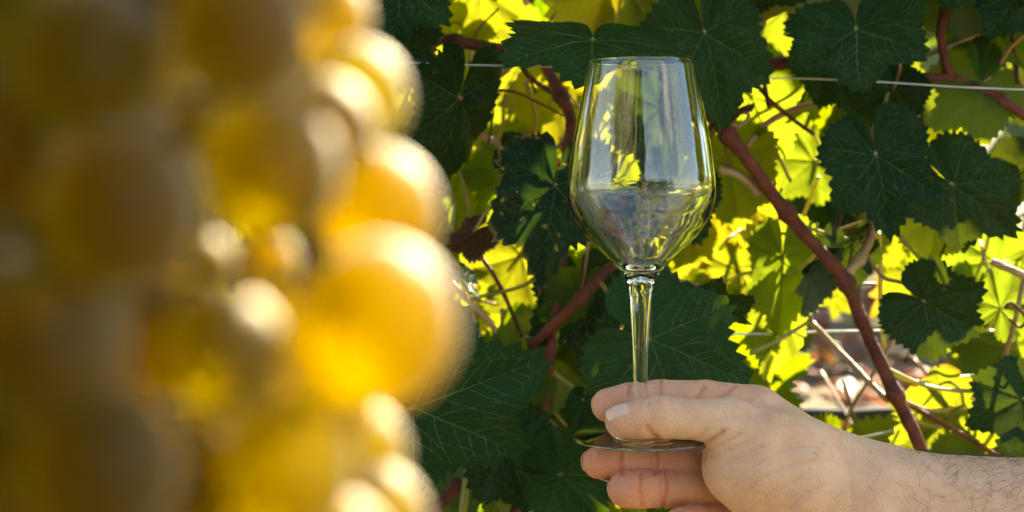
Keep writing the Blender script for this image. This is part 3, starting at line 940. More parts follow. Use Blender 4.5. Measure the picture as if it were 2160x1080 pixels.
rc = random.Random(21)
specs = []
while len(specs) < 400:
    x = rc.uniform(-1.3, 1.8); z = rc.uniform(.20, .78); c = rc.uniform(.58, .90)
    y = c + slope * z
    if y < .84 or z < .185 * y + .03: continue
    specs.append((rand_leaf(Vector((x, y, CAMZ + z)), rc, rc.uniform(.8, 1.25)), rc.randrange(6)))
n_over = 0
while n_over < 190:                         # unseen leaves added over the glass to break up its sky reflection
    x = rc.uniform(-.45, .75); z = rc.uniform(.34, .74); y = rc.uniform(.62, 1.0)
    if y - slope * z < .34: continue
    specs.append((rand_leaf(Vector((x, y, CAMZ + z)), rc, rc.uniform(.7, 1.1)), rc.randrange(6))); n_over += 1
for _ in range(150):                       # beside and below the frame
    x = rc.choice([rc.uniform(-1.4, -.42), rc.uniform(.5, 1.9)])
    specs.append((rand_leaf(Vector((x, rc.uniform(.95, 1.35), CAMZ + rc.uniform(-.3, .25))), rc, rc.uniform(.8, 1.2)), rc.randrange(6)))
for _ in range(40):
    specs.append((rand_leaf(Vector((rc.uniform(-.6, .9), rc.uniform(.98, 1.3), CAMZ + rc.uniform(-.42, -.26))), rc, rc.uniform(.8, 1.2)), rc.randrange(6)))
for _ in range(150):                       # the row goes on behind the bunch of grapes
    x = rc.uniform(-1.0, -.20)
    y = rc.uniform(1.0, 1.32)
    if x > -.27 * y - .0 + .02: continue
    specs.append((rand_leaf(Vector((x, y, CAMZ + rc.uniform(-.34, .24))), rc, rc.uniform(.8, 1.2)), rc.randrange(6)))
mass_object("foliage", specs, LOW, M['leaf_mass'], vine, vine_base)

# ------------------------------------------------------------------ rows farther up the bank, and the row behind the photographer
def far_vine(x, y, w, h, n, label, cat="grapevine", seed=0, lo=.55, group="vines of the neighbouring rows"):
    rg = random.Random(seed)
    gz = float(ground_z(x, y))
    base = Vector((x, y, gz - .02))
    e = tag(empty("grapevine", base), label, cat, group)
    path = catmull([(x, y, gz - .05), (x + .03, y + .02, gz + .25), (x - .02, y, gz + .5), (x + .01, y, gz + lo + .2)], 6)
    V, F = tube(path, np.linspace(.035, .022, len(path)), 10)
    add_part("trunk", V, F, M['trunk'], e, base)
    for sgn in (-1, 1):
        path = catmull([(x, y, gz + lo + .15), (x + sgn * w * .25, y, gz + lo + .3), (x + sgn * w * .5, y + .03, gz + lo + .34)], 6)
        V, F = tube(path, np.linspace(.016, .008, len(path)), 8)
        add_part("cane", V, F, M['cane'], e, base)
    sp = []
    while len(sp) < n:
        u, v = rg.uniform(-1, 1), rg.random()
        pos = Vector((x + u * w * .55, y + rg.gauss(0, .16), gz + lo + v * h))
        sp.append((rand_leaf(pos, rg, rg.uniform(.9, 1.5)), rg.randrange(4)))
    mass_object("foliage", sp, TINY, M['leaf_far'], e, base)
    return e
far_vine(-1.3, 3.5, 1.3, 1.3, 420, "blurred vine on the bank behind the grape bunch", seed=1)
far_vine(-.1, 3.45, 1.3, 1.3, 420, "blurred vine on the bank seen through gaps left of the glass", seed=2)
far_vine(1.05, 3.5, 1.3, 1.3, 420, "blurred vine on the bank behind the diagonal cane", seed=3)
far_vine(2.25, 3.5, 1.3, 1.3, 420, "blurred vine on the bank at the far right edge", seed=4)
for k, x in enumerate((-1.8, .2, 2.2, 4.0)):
    far_vine(x, 6.0, 2.2, 1.5, 420, ["vine of the uppermost row, hidden behind the grapes", "vine of the uppermost row behind the glass", "vine of the uppermost row behind the right-hand leaves", "vine of the uppermost row beyond the right edge"][k], seed=10 + k)
for k, x in enumerate((-2.7, -.9, .9, 2.7)):
    far_vine(x, -2.9, 1.9, 1.1, 420, ["vine at the left end of the row mirrored in the glass", "vine left of centre in the row mirrored in the glass", "vine right of centre in the row mirrored in the glass", "vine at the right end of the row mirrored in the glass"][k], seed=20 + k, lo=.45, group="vines mirrored in the glass")

# fallen leaves on the bank
rl = random.Random(8)
specs = []
while len(specs) < 2600:
    x, y = rl.uniform(-1.6, 2.6), rl.uniform(1.4, 6.5)
    z = float(ground_z(x, y)) + rl.uniform(.008, .05)
    q = Quaternion(Vector((rl.gauss(0, 1), rl.gauss(0, 1), rl.gauss(0, .3))).normalized(), rl.gauss(0, .5)) @ Quaternion((0, 0, 1), rl.uniform(0, 6.3))
    specs.append((Matrix.Translation((x, y, z)) @ q.to_matrix().to_4x4() @ Matrix.Scale(rl.uniform(.45, .9), 4), rl.randrange(4)))
V, F, R = leaf_mass(specs, TINY)
lo_ = link("leaf_litter", mesh_data("leaf_litter", V, F, M['litter']))
lo_.data.attributes.new("rim", 'FLOAT', 'POINT').data.foreach_set("value", R)
tag(lo_, "brown and orange fallen leaves scattered over the bank", "leaf litter", kind="stuff")

# ------------------------------------------------------------------ trellis: posts, wires, drip hose
def post(x, y, label):
    gz = float(ground_z(x, y))
    V, F = tube([(x, y, gz - .1), (x, y, gz + .6), (x + .005, y, gz + 1.9)], [.042, .04, .038], 14)
    o = add_part("post", V, F, M['post'], None, (x, y, gz))
    o.location = (x, y, gz)
    tag(o, label, "post", "trellis posts")
post(-2.1, 1.06, "weathered wooden trellis post at the left end of the wires")
post(2.5, 1.06, "weathered wooden trellis post at the right end of the wires")
def wire(a, b, r, label, mat='wire', name="trellis_wire", cat="wire", sag=.004):
    A, B = P(*a), P(*b)
    A2 = A + (A - B) * 1.6; B2 = B + (B - A) * 1.6
    t = np.linspace(0, 1, 40)[:, None]
    path = np.array(A2) * (1 - t) + np.array(B2) * t
    path[:, 2] += -.5 * sag * np.sin(t[:, 0] * math.pi) + .0008 * np.sin(t[:, 0] * 60)
    V, F = tube(path, r, 8)
    o = link(name, mesh_data(name, V - np.array(A), F, M[mat]))
    o.location = A
    tag(o, label, cat, "wires of the trellis" if cat == "wire" else None)
wire((820, 122, .955), (2160, 182, 1.0), .0006, "thin galvanised wire across the top, passing behind the bowl of the glass")
wire((940, 706, 1.06), (2160, 690, 1.08), .0009, "galvanised wire at the height of the glass stem")
wire((1080, 1076, 1.09), (1900, 899, 1.10), .0009, "pale lower wire rising from below the fingers to the diagonal cane")
wire((1600, 872, 1.55), (2000, 868, 1.55), .0075, "black drip hose behind the wrist", 'hose', "drip_hose", "hose")

# ------------------------------------------------------------------ the wine glass
GD = .78
GK = FK * GD
gx = (1350 - 1080) * GK
def prof(pts): return [(h * GK, CAMZ - (y - 540) * GK) for h, y in pts]
outer = prof([(109.5, 134), (112.5, 146), (120, 186), (128, 226), (136.5, 268), (145, 315), (151, 355), (154.3, 385), (155, 404), (153.4, 421), (148.5, 439), (141, 458), (130.5, 477), (117.5, 495), (102, 512), (85, 529), (67.5, 546), (52.5, 561), (40, 575)])
stem = prof([(40, 575), (32.5, 586), (26.8, 601), (23, 624), (20.3, 655), (18, 695), (16, 735), (14.8, 775), (14.5, 815), (15, 850), (17, 875), (21, 888)])
foot = prof([(21, 888), (29, 896), (45, 904.5), (70, 911), (100, 915.5), (128, 918.8), (139, 920), (142.3, 921.6), (143, 923.6), (141.5, 925.6), (136, 926.6), (100, 925.8), (50, 924.6), (20, 924.2), (0.02, 924)])
inner = prof([(0.02, 562), (12, 561.4), (24, 558.5), (36, 551.5), (50, 540), (64, 526), (80.5, 509.5), (98, 492), (113.5, 475), (126.5, 456.5), (137, 439), (145, 421), (149.6, 404), (150, 385), (146.8, 355), (141, 315), (132.6, 268), (124.2, 226), (116.4, 186), (109.2, 146), (106.6, 135.5)])
rim_ = prof([(106.6, 135.5), (106.9, 133.6), (108.1, 132.8), (109.2, 133.1), (109.5, 134)])
full = []
marks = []
for seg in (outer, stem, foot):
    c = catmull(seg, 5)
    full.append(c)
inn = catmull(inner, 5)
rm = catmull(rim_, 3)
# one continuous profile, so that normals run through the joints
chain = np.vstack([inn[:-1], rm[:-1], full[0][:-1], full[1][:-1], full[2]])
i_stem = len(inn) - 1 + len(rm) - 1 + len(full[0]) - 1
i_foot = i_stem + len(full[1]) - 1
tg = np.gradient(chain, axis=0)
tg /= np.linalg.norm(tg, axis=1)[:, None] + 1e-12
pn = np.stack([tg[:, 1], -tg[:, 0]], -1)          # profile runs up inside, down outside
SEG = 96
ang = np.linspace(0, 2 * math.pi, SEG, endpoint=False)
TILT = math.radians(3.0)
glass = tag(empty("wine_glass", (gx, GD, chain[-1][1])), "empty clear stemmed wine glass held up between thumb and fingers", "wine glass")
def glass_part(name, i0, i1, closed_bottom=False):
    pr_ = chain[i0:i1 + 1]
    nr = pn[i0:i1 + 1]
    n = len(pr_)
    V = np.zeros((n, SEG, 3)); NN = np.zeros((n, SEG, 3))
    V[..., 0] = np.cos(ang) * pr_[:, :1]; V[..., 1] = np.sin(ang) * pr_[:, :1]; V[..., 2] = pr_[:, 1:2] - chain[-1][1]
    NN[..., 0] = np.cos(ang) * nr[:, :1]; NN[..., 1] = np.sin(ang) * nr[:, :1]; NN[..., 2] = nr[:, 1:2]
    F = [(i * SEG + j, (i + 1) * SEG + j, (i + 1) * SEG + (j + 1) % SEG, i * SEG + (j + 1) % SEG) for i in range(n - 1) for j in range(SEG)]
    me = mesh_data(name, V.reshape(-1, 3), F, M['glass'])
    # check the winding against the profile normal
    p0 = me.polygons[len(F) // 2]
    want = Vector(NN.reshape(-1, 3)[p0.vertices[0]])
    if p0.normal.dot(want) < 0:
        me.flip_normals()
    me.normals_split_custom_set_from_vertices(NN.reshape(-1, 3).tolist())
    return link(name, me, glass)
# outward sign: outside wall must point away from the axis
k_chk = len(inn) + len(rm) + len(full[0]) // 2
if pn[k_chk][0] < 0: pn = -pn
glass.rotation_euler = (TILT, 0, 0)                # leaning a little towards the lens
glass_part("bowl", 0, i_stem)
glass_part("stem", i_stem, i_foot)
glass_part("foot", i_foot, len(chain) - 1)

# ------------------------------------------------------------------ the hand and forearm, as one surface
def H(px, py, d): return np.array([(px - 1080) * FK * d, d, -(py - 540) * FK * d])      # mm
def chain_(nodes): return [(H(*n[:3]), n[3]) for n in nodes]
INDEX = chain_([(1640, 905, 800, 15), (1590, 862, 799, 13.0), (1490, 843, 799, 10.9), (1393, 841, 797, 10.6), (1328, 845, 795, 9.9), (1284, 855, 792, 9.7)])
THUMB = chain_([(1690, 965, 772, 20), (1610, 925, 769, 17), (1540, 895, 767, 14.2), (1455, 886, 765, 11.3), (1392, 881, 764, 11.7), (1350, 885, 763, 10.6), (1312, 889, 763.5, 9.3)])
MIDDLE = chain_([(1620, 945, 804, 13), (1500, 972, 801, 10.6), (1386, 974, 794, 9.9), (1315, 974, 788, 9.4), (1263, 975, 783, 9.0)])
RING = chain_([(1620, 1010, 803, 13), (1510, 1027, 797, 11), (1402, 1029, 788, 10.9), (1352, 1030, 781, 10.7), (1324, 1031, 776, 10.6)])
PINKY = chain_([(1630, 1075, 800, 12), (1540, 1095, 792, 9.5), (1470, 1098, 782, 8.8), (1436, 1102, 775, 8.6)])
PALM = [chain_([(1600, 880, 800, 13.5), (1700, 962, 793, 19), (1815, 1040, 787, 24)]),
        chain_([(1600, 940, 803, 14), (1720, 1010, 796, 20), (1830, 1060, 788, 25)]),
        chain_([(1610, 1010, 803, 14), (1720, 1060, 797, 19), (1830, 1090, 789, 24)]),
        chain_([(1620, 1075, 800, 13), (1730, 1110, 795, 19), (1830, 1115, 789, 23)])]
THENAR = chain_([(1568, 985, 772, 22.5), (1600, 1000, 771, 25), (1680, 1030, 773, 27), (1780, 1060, 780, 25)])
ARM = chain_([(1800, 1048, 786, 25.5), (1850, 1057, 785, 27), (1960, 1066, 783, 28.3), (2160, 1087, 778, 31), (2500, 1130, 765, 37), (2800, 1170, 752, 41), (3150, 1200, 738, 43)])
ARM2 = chain_([(1800, 1100, 787, 24), (1960, 1120, 785, 26), (2160, 1145, 780, 30), (2500, 1180, 767, 36), (2800, 1210, 754, 38), (3150, 1230, 740, 40)])

def sd_chain(p, ch):
    out = None
    for (a, ra), (b, rb) in zip(ch[:-1], ch[1:]):
        ab = b - a
        t = np.clip(((p - a) @ ab) / (ab @ ab), 0, 1)
        q = p - a - t[:, None] * ab
        d = np.sqrt(np.einsum('ij,ij->i', q, q)) - (ra + (rb - ra) * t)
        out = d if out is None else smin(out, d, 1.5)
    return out
def smin(a, b, k):
    h = np.clip(.5 + .5 * (b - a) / k, 0, 1)
    return b * (1 - h) + a * h - k * h * (1 - h)
G0 = np.array([gx * 1000, GD * 1000, 0.0])
foot_z = (chain[-1][1] - CAMZ) * 1000
def sdf(p):
    body = sd_chain(p, PALM[0])
    for c in PALM[1:]: body = smin(body, sd_chain(p, c), 10)
    arm = smin(sd_chain(p, ARM), sd_chain(p, ARM2), 12)
    body = smin(body, arm, 22)
    th = smin(sd_chain(p, THUMB), sd_chain(p, THENAR), 12)
    idx = sd_chain(p, INDEX)
    body = smin(body, idx, 8)
    fing = smin(sd_chain(p, MIDDLE), body, 5)
    fing = np.minimum(fing, smin(sd_chain(p, RING), body, 5))
    fing = np.minimum(fing, smin(sd_chain(p, PINKY), body, 5))
    # thumb side merges with the palm away from the fingers
    wgt = np.clip((p[:, 0] - H(1500, 0, 780)[0]) / 45, 0, 1)
    k = 2.5 + 16 * wgt
    r = smin(th, fing, k)
    # room for the foot and the stem of the glass
    q = p - G0
    q[:, 2] -= foot_z
    ct, s_t = math.cos(TILT), math.sin(TILT)
    q = np.stack([q[:, 0], q[:, 1] * ct + q[:, 2] * s_t, -q[:, 1] * s_t + q[:, 2] * ct], -1)
    rad = np.hypot(q[:, 0], q[:, 1])
    cone = np.interp(rad, [0, 5, 9, 14, 20, 38], [9.5, 8.6, 5.8, 4.2, 3.0, 1.6])
    zc = q[:, 2]
    disc = np.maximum(rad - 37.6, np.maximum(zc - cone, -(zc + 2.4)))
    st = np.maximum(rad - 4.25, np.maximum(zc - 60, -zc))
    cut = np.minimum(disc, st)
    r = -smin(-r, cut, .8)
    return r

def surface_nets(f, lo, hi, h):
    ax = [np.arange(lo[i], hi[i] + h, h) for i in range(3)]
    nx_, ny_, nz_ = map(len, ax)
    # distances only in the blocks that the surface can pass through
    B = 8
    nb = [-(-q // B) for q in (nx_, ny_, nz_)]
    pad = [np.array([lo[i] + h * k for k in range(nb[i] * B)]) for i in range(3)]
    cen = np.stack(np.meshgrid(*[p_.reshape(-1, B).mean(1) for p_ in pad], indexing='ij'), -1).reshape(-1, 3)
    fc = f(cen)
    big = np.repeat(np.repeat(np.repeat(fc.reshape(nb).astype(np.float32), B, 0), B, 1), B, 2)
    blk = np.argwhere(np.abs(fc.reshape(nb)) < h * B * .87 * 1.35 + 1.0)
    loc_ = np.stack(np.meshgrid(*[np.arange(B)] * 3, indexing='ij'), -1).reshape(-1, 3)
    for k in range(0, len(blk), 400):
        bb = blk[k:k + 400]
        ii = (bb[:, None, :] * B + loc_[None]).reshape(-1, 3)
        big[ii[:, 0], ii[:, 1], ii[:, 2]] = f(ii * h + np.array(lo))
    val = big[:nx_, :ny_, :nz_]
    s = val < 0
    cnt = np.zeros((nx_ - 1, ny_ - 1, nz_ - 1), np.int8)
    for a in (0, 1):
        for b in (0, 1):
            for c in (0, 1):
                cnt += s[a:nx_ - 1 + a, b:ny_ - 1 + b, c:nz_ - 1 + c]
    act = (cnt > 0) & (cnt < 8)
    I = np.argwhere(act)
    idx = -np.ones(act.shape, np.int64)
    idx[act] = np.arange(len(I))
    acc = np.zeros((len(I), 3)); nn = np.zeros(len(I))
    cor = [(a, b, c) for a in (0, 1) for b in (0, 1) for c in (0, 1)]
    for u in cor:
        for d in range(3):
            if u[d]: continue
            v = list(u); v[d] = 1
            f0 = val[I[:, 0] + u[0], I[:, 1] + u[1], I[:, 2] + u[2]]; f1 = val[I[:, 0] + v[0], I[:, 1] + v[1], I[:, 2] + v[2]]
            mk = (f0 < 0) != (f1 < 0)
            t = np.where(mk, f0 / np.where(mk, f0 - f1, 1), 0)
            pt = np.tile(np.array(u, float), (len(I), 1)); pt[:, d] += t
            acc[mk] += pt[mk]; nn[mk] += 1
    V = (I + acc / nn[:, None]) * h + np.array([a[0] for a in ax])
    F = []
    for d in range(3):
        e, g = [q for q in range(3) if q != d]
        sh = [nx_, ny_, nz_]
        s0 = np.take(s, range(sh[d] - 1), axis=d); s1 = np.take(s, range(1, sh[d]), axis=d)
        E_ = np.argwhere(s0 != s1)
        E_ = E_[(E_[:, e] > 0) & (E_[:, g] > 0) & (E_[:, e] < sh[e] - 1) & (E_[:, g] < sh[g] - 1)]
        fl = s0[E_[:, 0], E_[:, 1], E_[:, 2]]
        def cell(de, dg):
            c = E_.copy(); c[:, e] -= de; c[:, g] -= dg
            return idx[c[:, 0], c[:, 1], c[:, 2]]
        q = np.stack([cell(1, 1), cell(0, 1), cell(0, 0), cell(1, 0)], -1)
        if d == 1: fl = ~fl
        q[~fl] = q[~fl][:, ::-1]
        F.append(q)
    return V, np.vstack(F)

hv, hf = surface_nets(sdf, (34, 688, -252), (560, 838, -48), 1.05)
# relax the net, then sculpt creases on the side that is seen
def relax(V, F, it, lam=.5):
    e = np.vstack([F[:, [0, 1]], F[:, [1, 2]], F[:, [2, 3]], F[:, [3, 0]]])
    for _ in range(it):
        acc = np.zeros_like(V); n = np.zeros(len(V))
        for a, b in ((0, 1), (1, 0)):
            for k in range(3): acc[:, k] += np.bincount(e[:, a], V[e[:, b], k], len(V))
            n += np.bincount(e[:, a], minlength=len(V))
        V = V + lam * (acc / n[:, None] - V)
    return V
hv = relax(hv, hf, 3)
def grad(p, e=.6):
    g = np.stack([sdf(p + np.eye(3)[k] * e) - sdf(p - np.eye(3)[k] * e) for k in range(3)], -1)
    return g / (np.linalg.norm(g, axis=1)[:, None] + 1e-9)
hn = grad(hv)
ppx = 1080 + hv[:, 0] / hv[:, 1] / FK
ppy = 540 - hv[:, 2] / hv[:, 1] / FK
facing = np.clip(-hn[:, 1] * 3 + .5, 0, 1)
def seg_dist(poly):
    d = np.full(len(hv), 1e9)
    for (x0, y0), (x1, y1) in zip(poly[:-1], poly[1:]):
        dx, dy = x1 - x0, y1 - y0
        t = np.clip(((ppx - x0) * dx + (ppy - y0) * dy) / (dx * dx + dy * dy), 0, 1)
        d = np.minimum(d, np.hypot(ppx - x0 - t * dx, ppy - y0 - t * dy))
    return d
disp = np.zeros(len(hv))
CREASE = [
 # knuckle folds: line, depth in mm, half width in px, depth range in mm
 ([(1329, 800), (1326, 830), (1332, 860)], .7, 4.5, (785, 830)), ([(1392, 798), (1394, 825), (1390, 850)], .75, 4.5, (785, 830)),
 ([(1383, 800), (1385, 840)], .4, 4, (785, 830)),
 ([(1484, 815), (1474, 835), (1466, 846)], .6, 5, (785, 830)), ([(1548, 815), (1530, 830), (1515, 842)], .5, 6, (785, 830)),
 ([(1312, 948), (1310, 975), (1314, 1005)], .75, 4.5, (770, 830)), ([(1386, 945), (1388, 975), (1382, 1000)], .75, 5, (770, 830)), ([(1374, 945), (1375, 1000)], .4, 4, (770, 830)),
 ([(1402, 988), (1408, 1030), (1398, 1070)], .8, 5, (765, 830)), ([(1392, 990), (1394, 1060)], .35, 4, (765, 830)), ([(1352, 1000), (1350, 1030), (1354, 1065)], .55, 6, (765, 830)),
 # thumb
 ([(1364, 900), (1374, 915), (1390, 928)], .9, 6, (740, 775)), ([(1366, 836), (1352, 850), (1345, 862)], .35, 3, (740, 775)), ([(1380, 834), (1370, 848), (1366, 858)], .35, 3, (740, 775)), ([(1392, 836), (1384, 850)], .3, 3, (740, 775)),
 ([(1462, 948), (1478, 942), (1500, 930), (1525, 912)], 1.1, 6, (735, 790)), ([(1450, 930), (1470, 925), (1490, 905)], .5, 6, (735, 790)),
 ([(1470, 958), (1510, 945), (1560, 915)], .55, 6, (735, 790)), ([(1475, 975), (1530, 955), (1590, 925)], .4, 7, (735, 790)), ([(1490, 1000), (1545, 975), (1610, 940)], .3, 8, (735, 790)),
 ([(1560, 1060), (1600, 1010), (1660, 985), (1720, 970)], .45, 7, (735, 790)), ([(1580, 1075), (1630, 1035), (1690, 1010)], .35, 7, (735, 790)), ([(1545, 1030), (1580, 990), (1640, 955)], .3, 7, (735, 790)),
 ([(1620, 860), (1600, 845), (1570, 838)], .3, 6, (735, 800)),
 # wrist
 ([(1775, 945), (1792, 990), (1800, 1050), (1795, 1090)], .3, 12, (735, 800)),
 ([(1660, 1075), (1700, 1040), (1750, 1020)], .35, 6, (735, 800)), ([(1630, 960), (1680, 940), (1730, 935)], .3, 6, (735, 800)), ([(1500, 890), (1540, 880), (1590, 885)], .3, 7, (735, 790)),
]
fold = np.zeros(len(hv))
for poly, dp, wd, (d0, d1) in CREASE:
    skin_fold = d0 >= 765 or wd < 5          # finger joints are cut deeper than the lines of the palm
    dp *= 2.0 if skin_fold else 1.5
    wd *= .85
    m_ = (hv[:, 1] > d0) & (hv[:, 1] < d1)
    d = seg_dist(poly)
    fold = np.maximum(fold, np.where(m_, dp * np.exp(-(d / wd) ** 2), 0) * facing)
    disp -= np.where(m_, dp * np.exp(-(d / wd) ** 2) - (.22 if skin_fold else .10) * dp * np.exp(-((d - 2.4 * wd) / (1.5 * wd)) ** 2), 0) * facing
# broad soft forms: tendon, knuckle, thumb pad
def bump(px, py, amp, rx, ry, d0=700, d1=900):
    global disp
    m_ = (hv[:, 1] > d0) & (hv[:, 1] < d1)
    disp += np.where(m_, amp * np.exp(-(((ppx - px) / rx) ** 2 + ((ppy - py) / ry) ** 2)), 0) * facing
bump(1640, 880, 1.0, 28, 16)
bump(1260, 985, .6, 25, 25); bump(1310, 1040, .8, 28, 28)
bump(1450, 880, -.5, 30, 30, 700, 775); bump(1620, 835, .9, 26, 14); bump(1390, 850, .7, 24, 12, 700, 775); bump(1700, 935, -1.9, 60, 16); bump(1560, 872, -1.4, 60, 14); bump(1590, 1000, 1.2, 50, 40); bump(1760, 990, -1.0, 40, 50)
bump(1660, 905, .8, 70, 9); bump(1480, 868, .5, 40, 14)
bump(1900, 1000, 1.2, 80, 30); bump(1980, 1060, -1.0, 160, 16)
hv2 = hv + hn * disp[:, None]
hv2 = relax(hv2, hf, 1, .35)
# blood under the skin of fingertips, knuckles and palm
flush = np.zeros(len(hv))
for ch, amt in ((INDEX, .75), (MIDDLE, 1.0), (RING, 1.0), (PINKY, .8), (THUMB, .45)):
    tip = ch[-1][0]
    flush = np.maximum(flush, amt * np.exp(-(np.linalg.norm(hv - tip, axis=1) / 20) ** 2))
for ch, amt in ((MIDDLE, .65), (RING, .6), (PINKY, .6), (INDEX, .35)):
    m_ = sd_chain(hv, ch[1:]) < 1.2
    flush = np.where(m_, np.maximum(flush, amt), flush)
flush = np.clip(flush + np.clip(fold, 0, 1) ** 2 * .55, 0, 1)
base_h = np.array([H(1830, 1060, 786)[0] / 1000, .786, CAMZ + H(1830, 1060, 786)[2] / 1000])
person = link("person", mesh_data("person", hv2 / 1000 + np.array([0, 0, CAMZ]) - base_h, hf, M['skin']))
person.location = base_h
person.data.attributes.new("flush", 'FLOAT', 'POINT').data.foreach_set("value", flush)
tag(person, "bare hairy forearm and hand reaching in from the right, pinching the glass stem", "person")

def march(o, d, n=60):
    p = o.copy()
    for _ in range(n):
        p = p + d * np.minimum(sdf(p), 4)[:, None] * .9
    return p
def nail(center, normal, axis, half_l, half_w, label=None):
    """a curved plate with a free edge, laid on the finger where the normal leaves it"""
    n = np.array(normal, float); n /= np.linalg.norm(n)
    a = np.array(axis, float); a -= n * (a @ n); a /= np.linalg.norm(a)
    b = np.cross(n, a)
    U, Vv = 15, 13
    pts, prm = [], []
    for i in range(U):
        for j in range(Vv):
            u, v = -1 + 2 * i / (U - 1), -1 + 2 * j / (Vv - 1)
            # square to rounded plate
            uu, vv_ = u * math.sqrt(1 - .32 * v * v), v * math.sqrt(1 - .30 * u * u)
            pts.append(np.array(center) + a * uu * half_l + b * vv_ * half_w + n * 14); prm.append((u, v))
    prm = np.array(prm)
    start = np.array(pts)
    pts = march(start, np.tile(-n, (len(pts), 1)))
    dep = (start - pts) @ n
    dep = np.minimum(dep, dep[len(dep) // 2] + .25 + 2.2 * np.clip(prm[:, 0], 0, 1) ** 2 + .6 * np.clip(-prm[:, 0], 0, 1) ** 2 + 3.4 * prm[:, 1] ** 2)
    pts = start - n * dep[:, None]
    g_ = grad(pts)
    g_ = .6 * g_ + .4 * n; g_ /= np.linalg.norm(g_, axis=1)[:, None]
    lift = .55 - .75 * np.clip(np.max(np.abs(prm), axis=1) - .72, 0, 1) / .28 * (np.where(prm[:, 0] > .6, .15, 1))
    top = pts + g_ * lift[:, None] + np.where(prm[:, :1] > .7, (prm[:, :1] - .7) * a * 2.5, 0)
    bot = top - g_ * .5
    V = np.vstack([top, bot])
    F = []
    for i in range(U - 1):
        for j in range(Vv - 1):
            q = (i * Vv + j, (i + 1) * Vv + j, (i + 1) * Vv + j + 1, i * Vv + j + 1)
            F.append(q); F.append(tuple(r + U * Vv for r in reversed(q)))
    rimv = [j for j in range(Vv)] + [i * Vv + Vv - 1 for i in range(1, U)] + [(U - 1) * Vv + j for j in range(Vv - 2, -1, -1)] + [i * Vv for i in range(U - 2, 0, -1)]
    for k in range(len(rimv)):
        x, y = rimv[k], rimv[(k + 1) % len(rimv)]
        F.append((x, y, y + U * Vv, x + U * Vv))
    return link("fingernail", mesh_data("fingernail", V / 1000 + np.array([0, 0, CAMZ]) - base_h, F, M['nail']), person)
nail(H(1304, 878, 762), (-.06, -.70, .70), (-1, 0, -.26), 6.2, 5.3)
nail(MIDDLE[-1][0] + np.array([-3, 4, 0]), (-.55, .8, .15), (-1, -.5, 0), 6, 5.6)
nail(RING[-1][0] + np.array([-3, 4, 0]), (-.75, .65, .1), (-.7, -.7, 0), 6, 5.8)
nail(INDEX[-1][0] + np.array([-2, 4, 0]), (-.3, .95, .1), (-1, -.3, -.2), 6, 5.6)

# forearm hair
rh = random.Random(3)
hvv, hff, off = [], [], 0
cand = []
for _ in range(1500):
    px = rh.uniform(1790, 2350)
    py = rh.uniform(925, 1080)
    dens = min(1, max(0, (px - 1800) / 330)) ** 1.3 * (1 - .55 * min(1, max(0, (py - 965) / 80)))
    if rh.random() < dens * .62: cand.append((px, py))
O = np.array([H(px, py, 700) for px, py in cand])
D = np.array([H(px, py, 1.0) for px, py in cand]); D /= np.linalg.norm(D, axis=1)[:, None]
hp = march(O, D, 50)
ok = np.abs(sdf(hp)) < .5
extra = np.array([[rh.uniform(215, 420), rh.uniform(768, 800), -60.0] for _ in range(420)])   # along the top of the arm
hp2 = march(extra, np.tile(np.array([0, 0, -1.0]), (len(extra), 1)), 60)
ok2 = np.abs(sdf(hp2)) < .5
roots = np.vstack([hp[ok], hp2[ok2]])
gn = grad(roots)
for p, n in zip(roots, gn):
    ln = rh.uniform(8, 19)
    d = np.array([.25 + rh.gauss(0, .45), -.25 + rh.gauss(0, .35), rh.gauss(.15, .55)])
    d -= n * (d @ n) * .85; d /= np.linalg.norm(d) + 1e-6
    side = np.cross(n, d)
    cl = rh.gauss(0, .55)
    path = []
    for t in np.linspace(0, 1, 7):
        path.append(p - n * .3 + ln * (d * t * .85 + side * cl * t * t * .6 + n * (.42 * t - .30 * t * t)))
    V, F = tube(np.array(path), np.linspace(.075, .028, 7), 3, cap=False)
    hvv.append(V); hff += [tuple(q + off for q in f) for f in F]; off += len(V)
ho = link("arm_hair", mesh_data("arm_hair", np.vstack(hvv) / 1000 + np.array([0, 0, CAMZ]) - base_h, hff, M['hair']), person)
ho["kind"] = "stuff"

# ------------------------------------------------------------------ the bunch of grapes close to the lens
gb = P(420, 1500, .19)
bunch = tag(empty("grape_bunch", gb), "ripe golden grape bunch hanging out of focus close in front", "grape bunch")
def grape_mesh():
    U, Wn = 32, 20
    V, F = [], []
    for i in range(Wn + 1):
        th_ = math.pi * i / Wn
        for j in range(U):
            p_ = 2 * math.pi * j / U
            V.append((math.sin(th_) * math.cos(p_), math.sin(th_) * math.sin(p_), 1.08 * math.cos(th_)))
    for i in range(Wn):
        for j in range(U):
            F.append((i * U + j, (i + 1) * U + j, (i + 1) * U + (j + 1) % U, i * U + (j + 1) % U))
    return mesh_data("grape", V, F, M['grape'])
GM = grape_mesh()
M['pedicel'], _ = plain_material("pedicel", (.20, .19, .05), (.26, .15, .06), 80, .5)
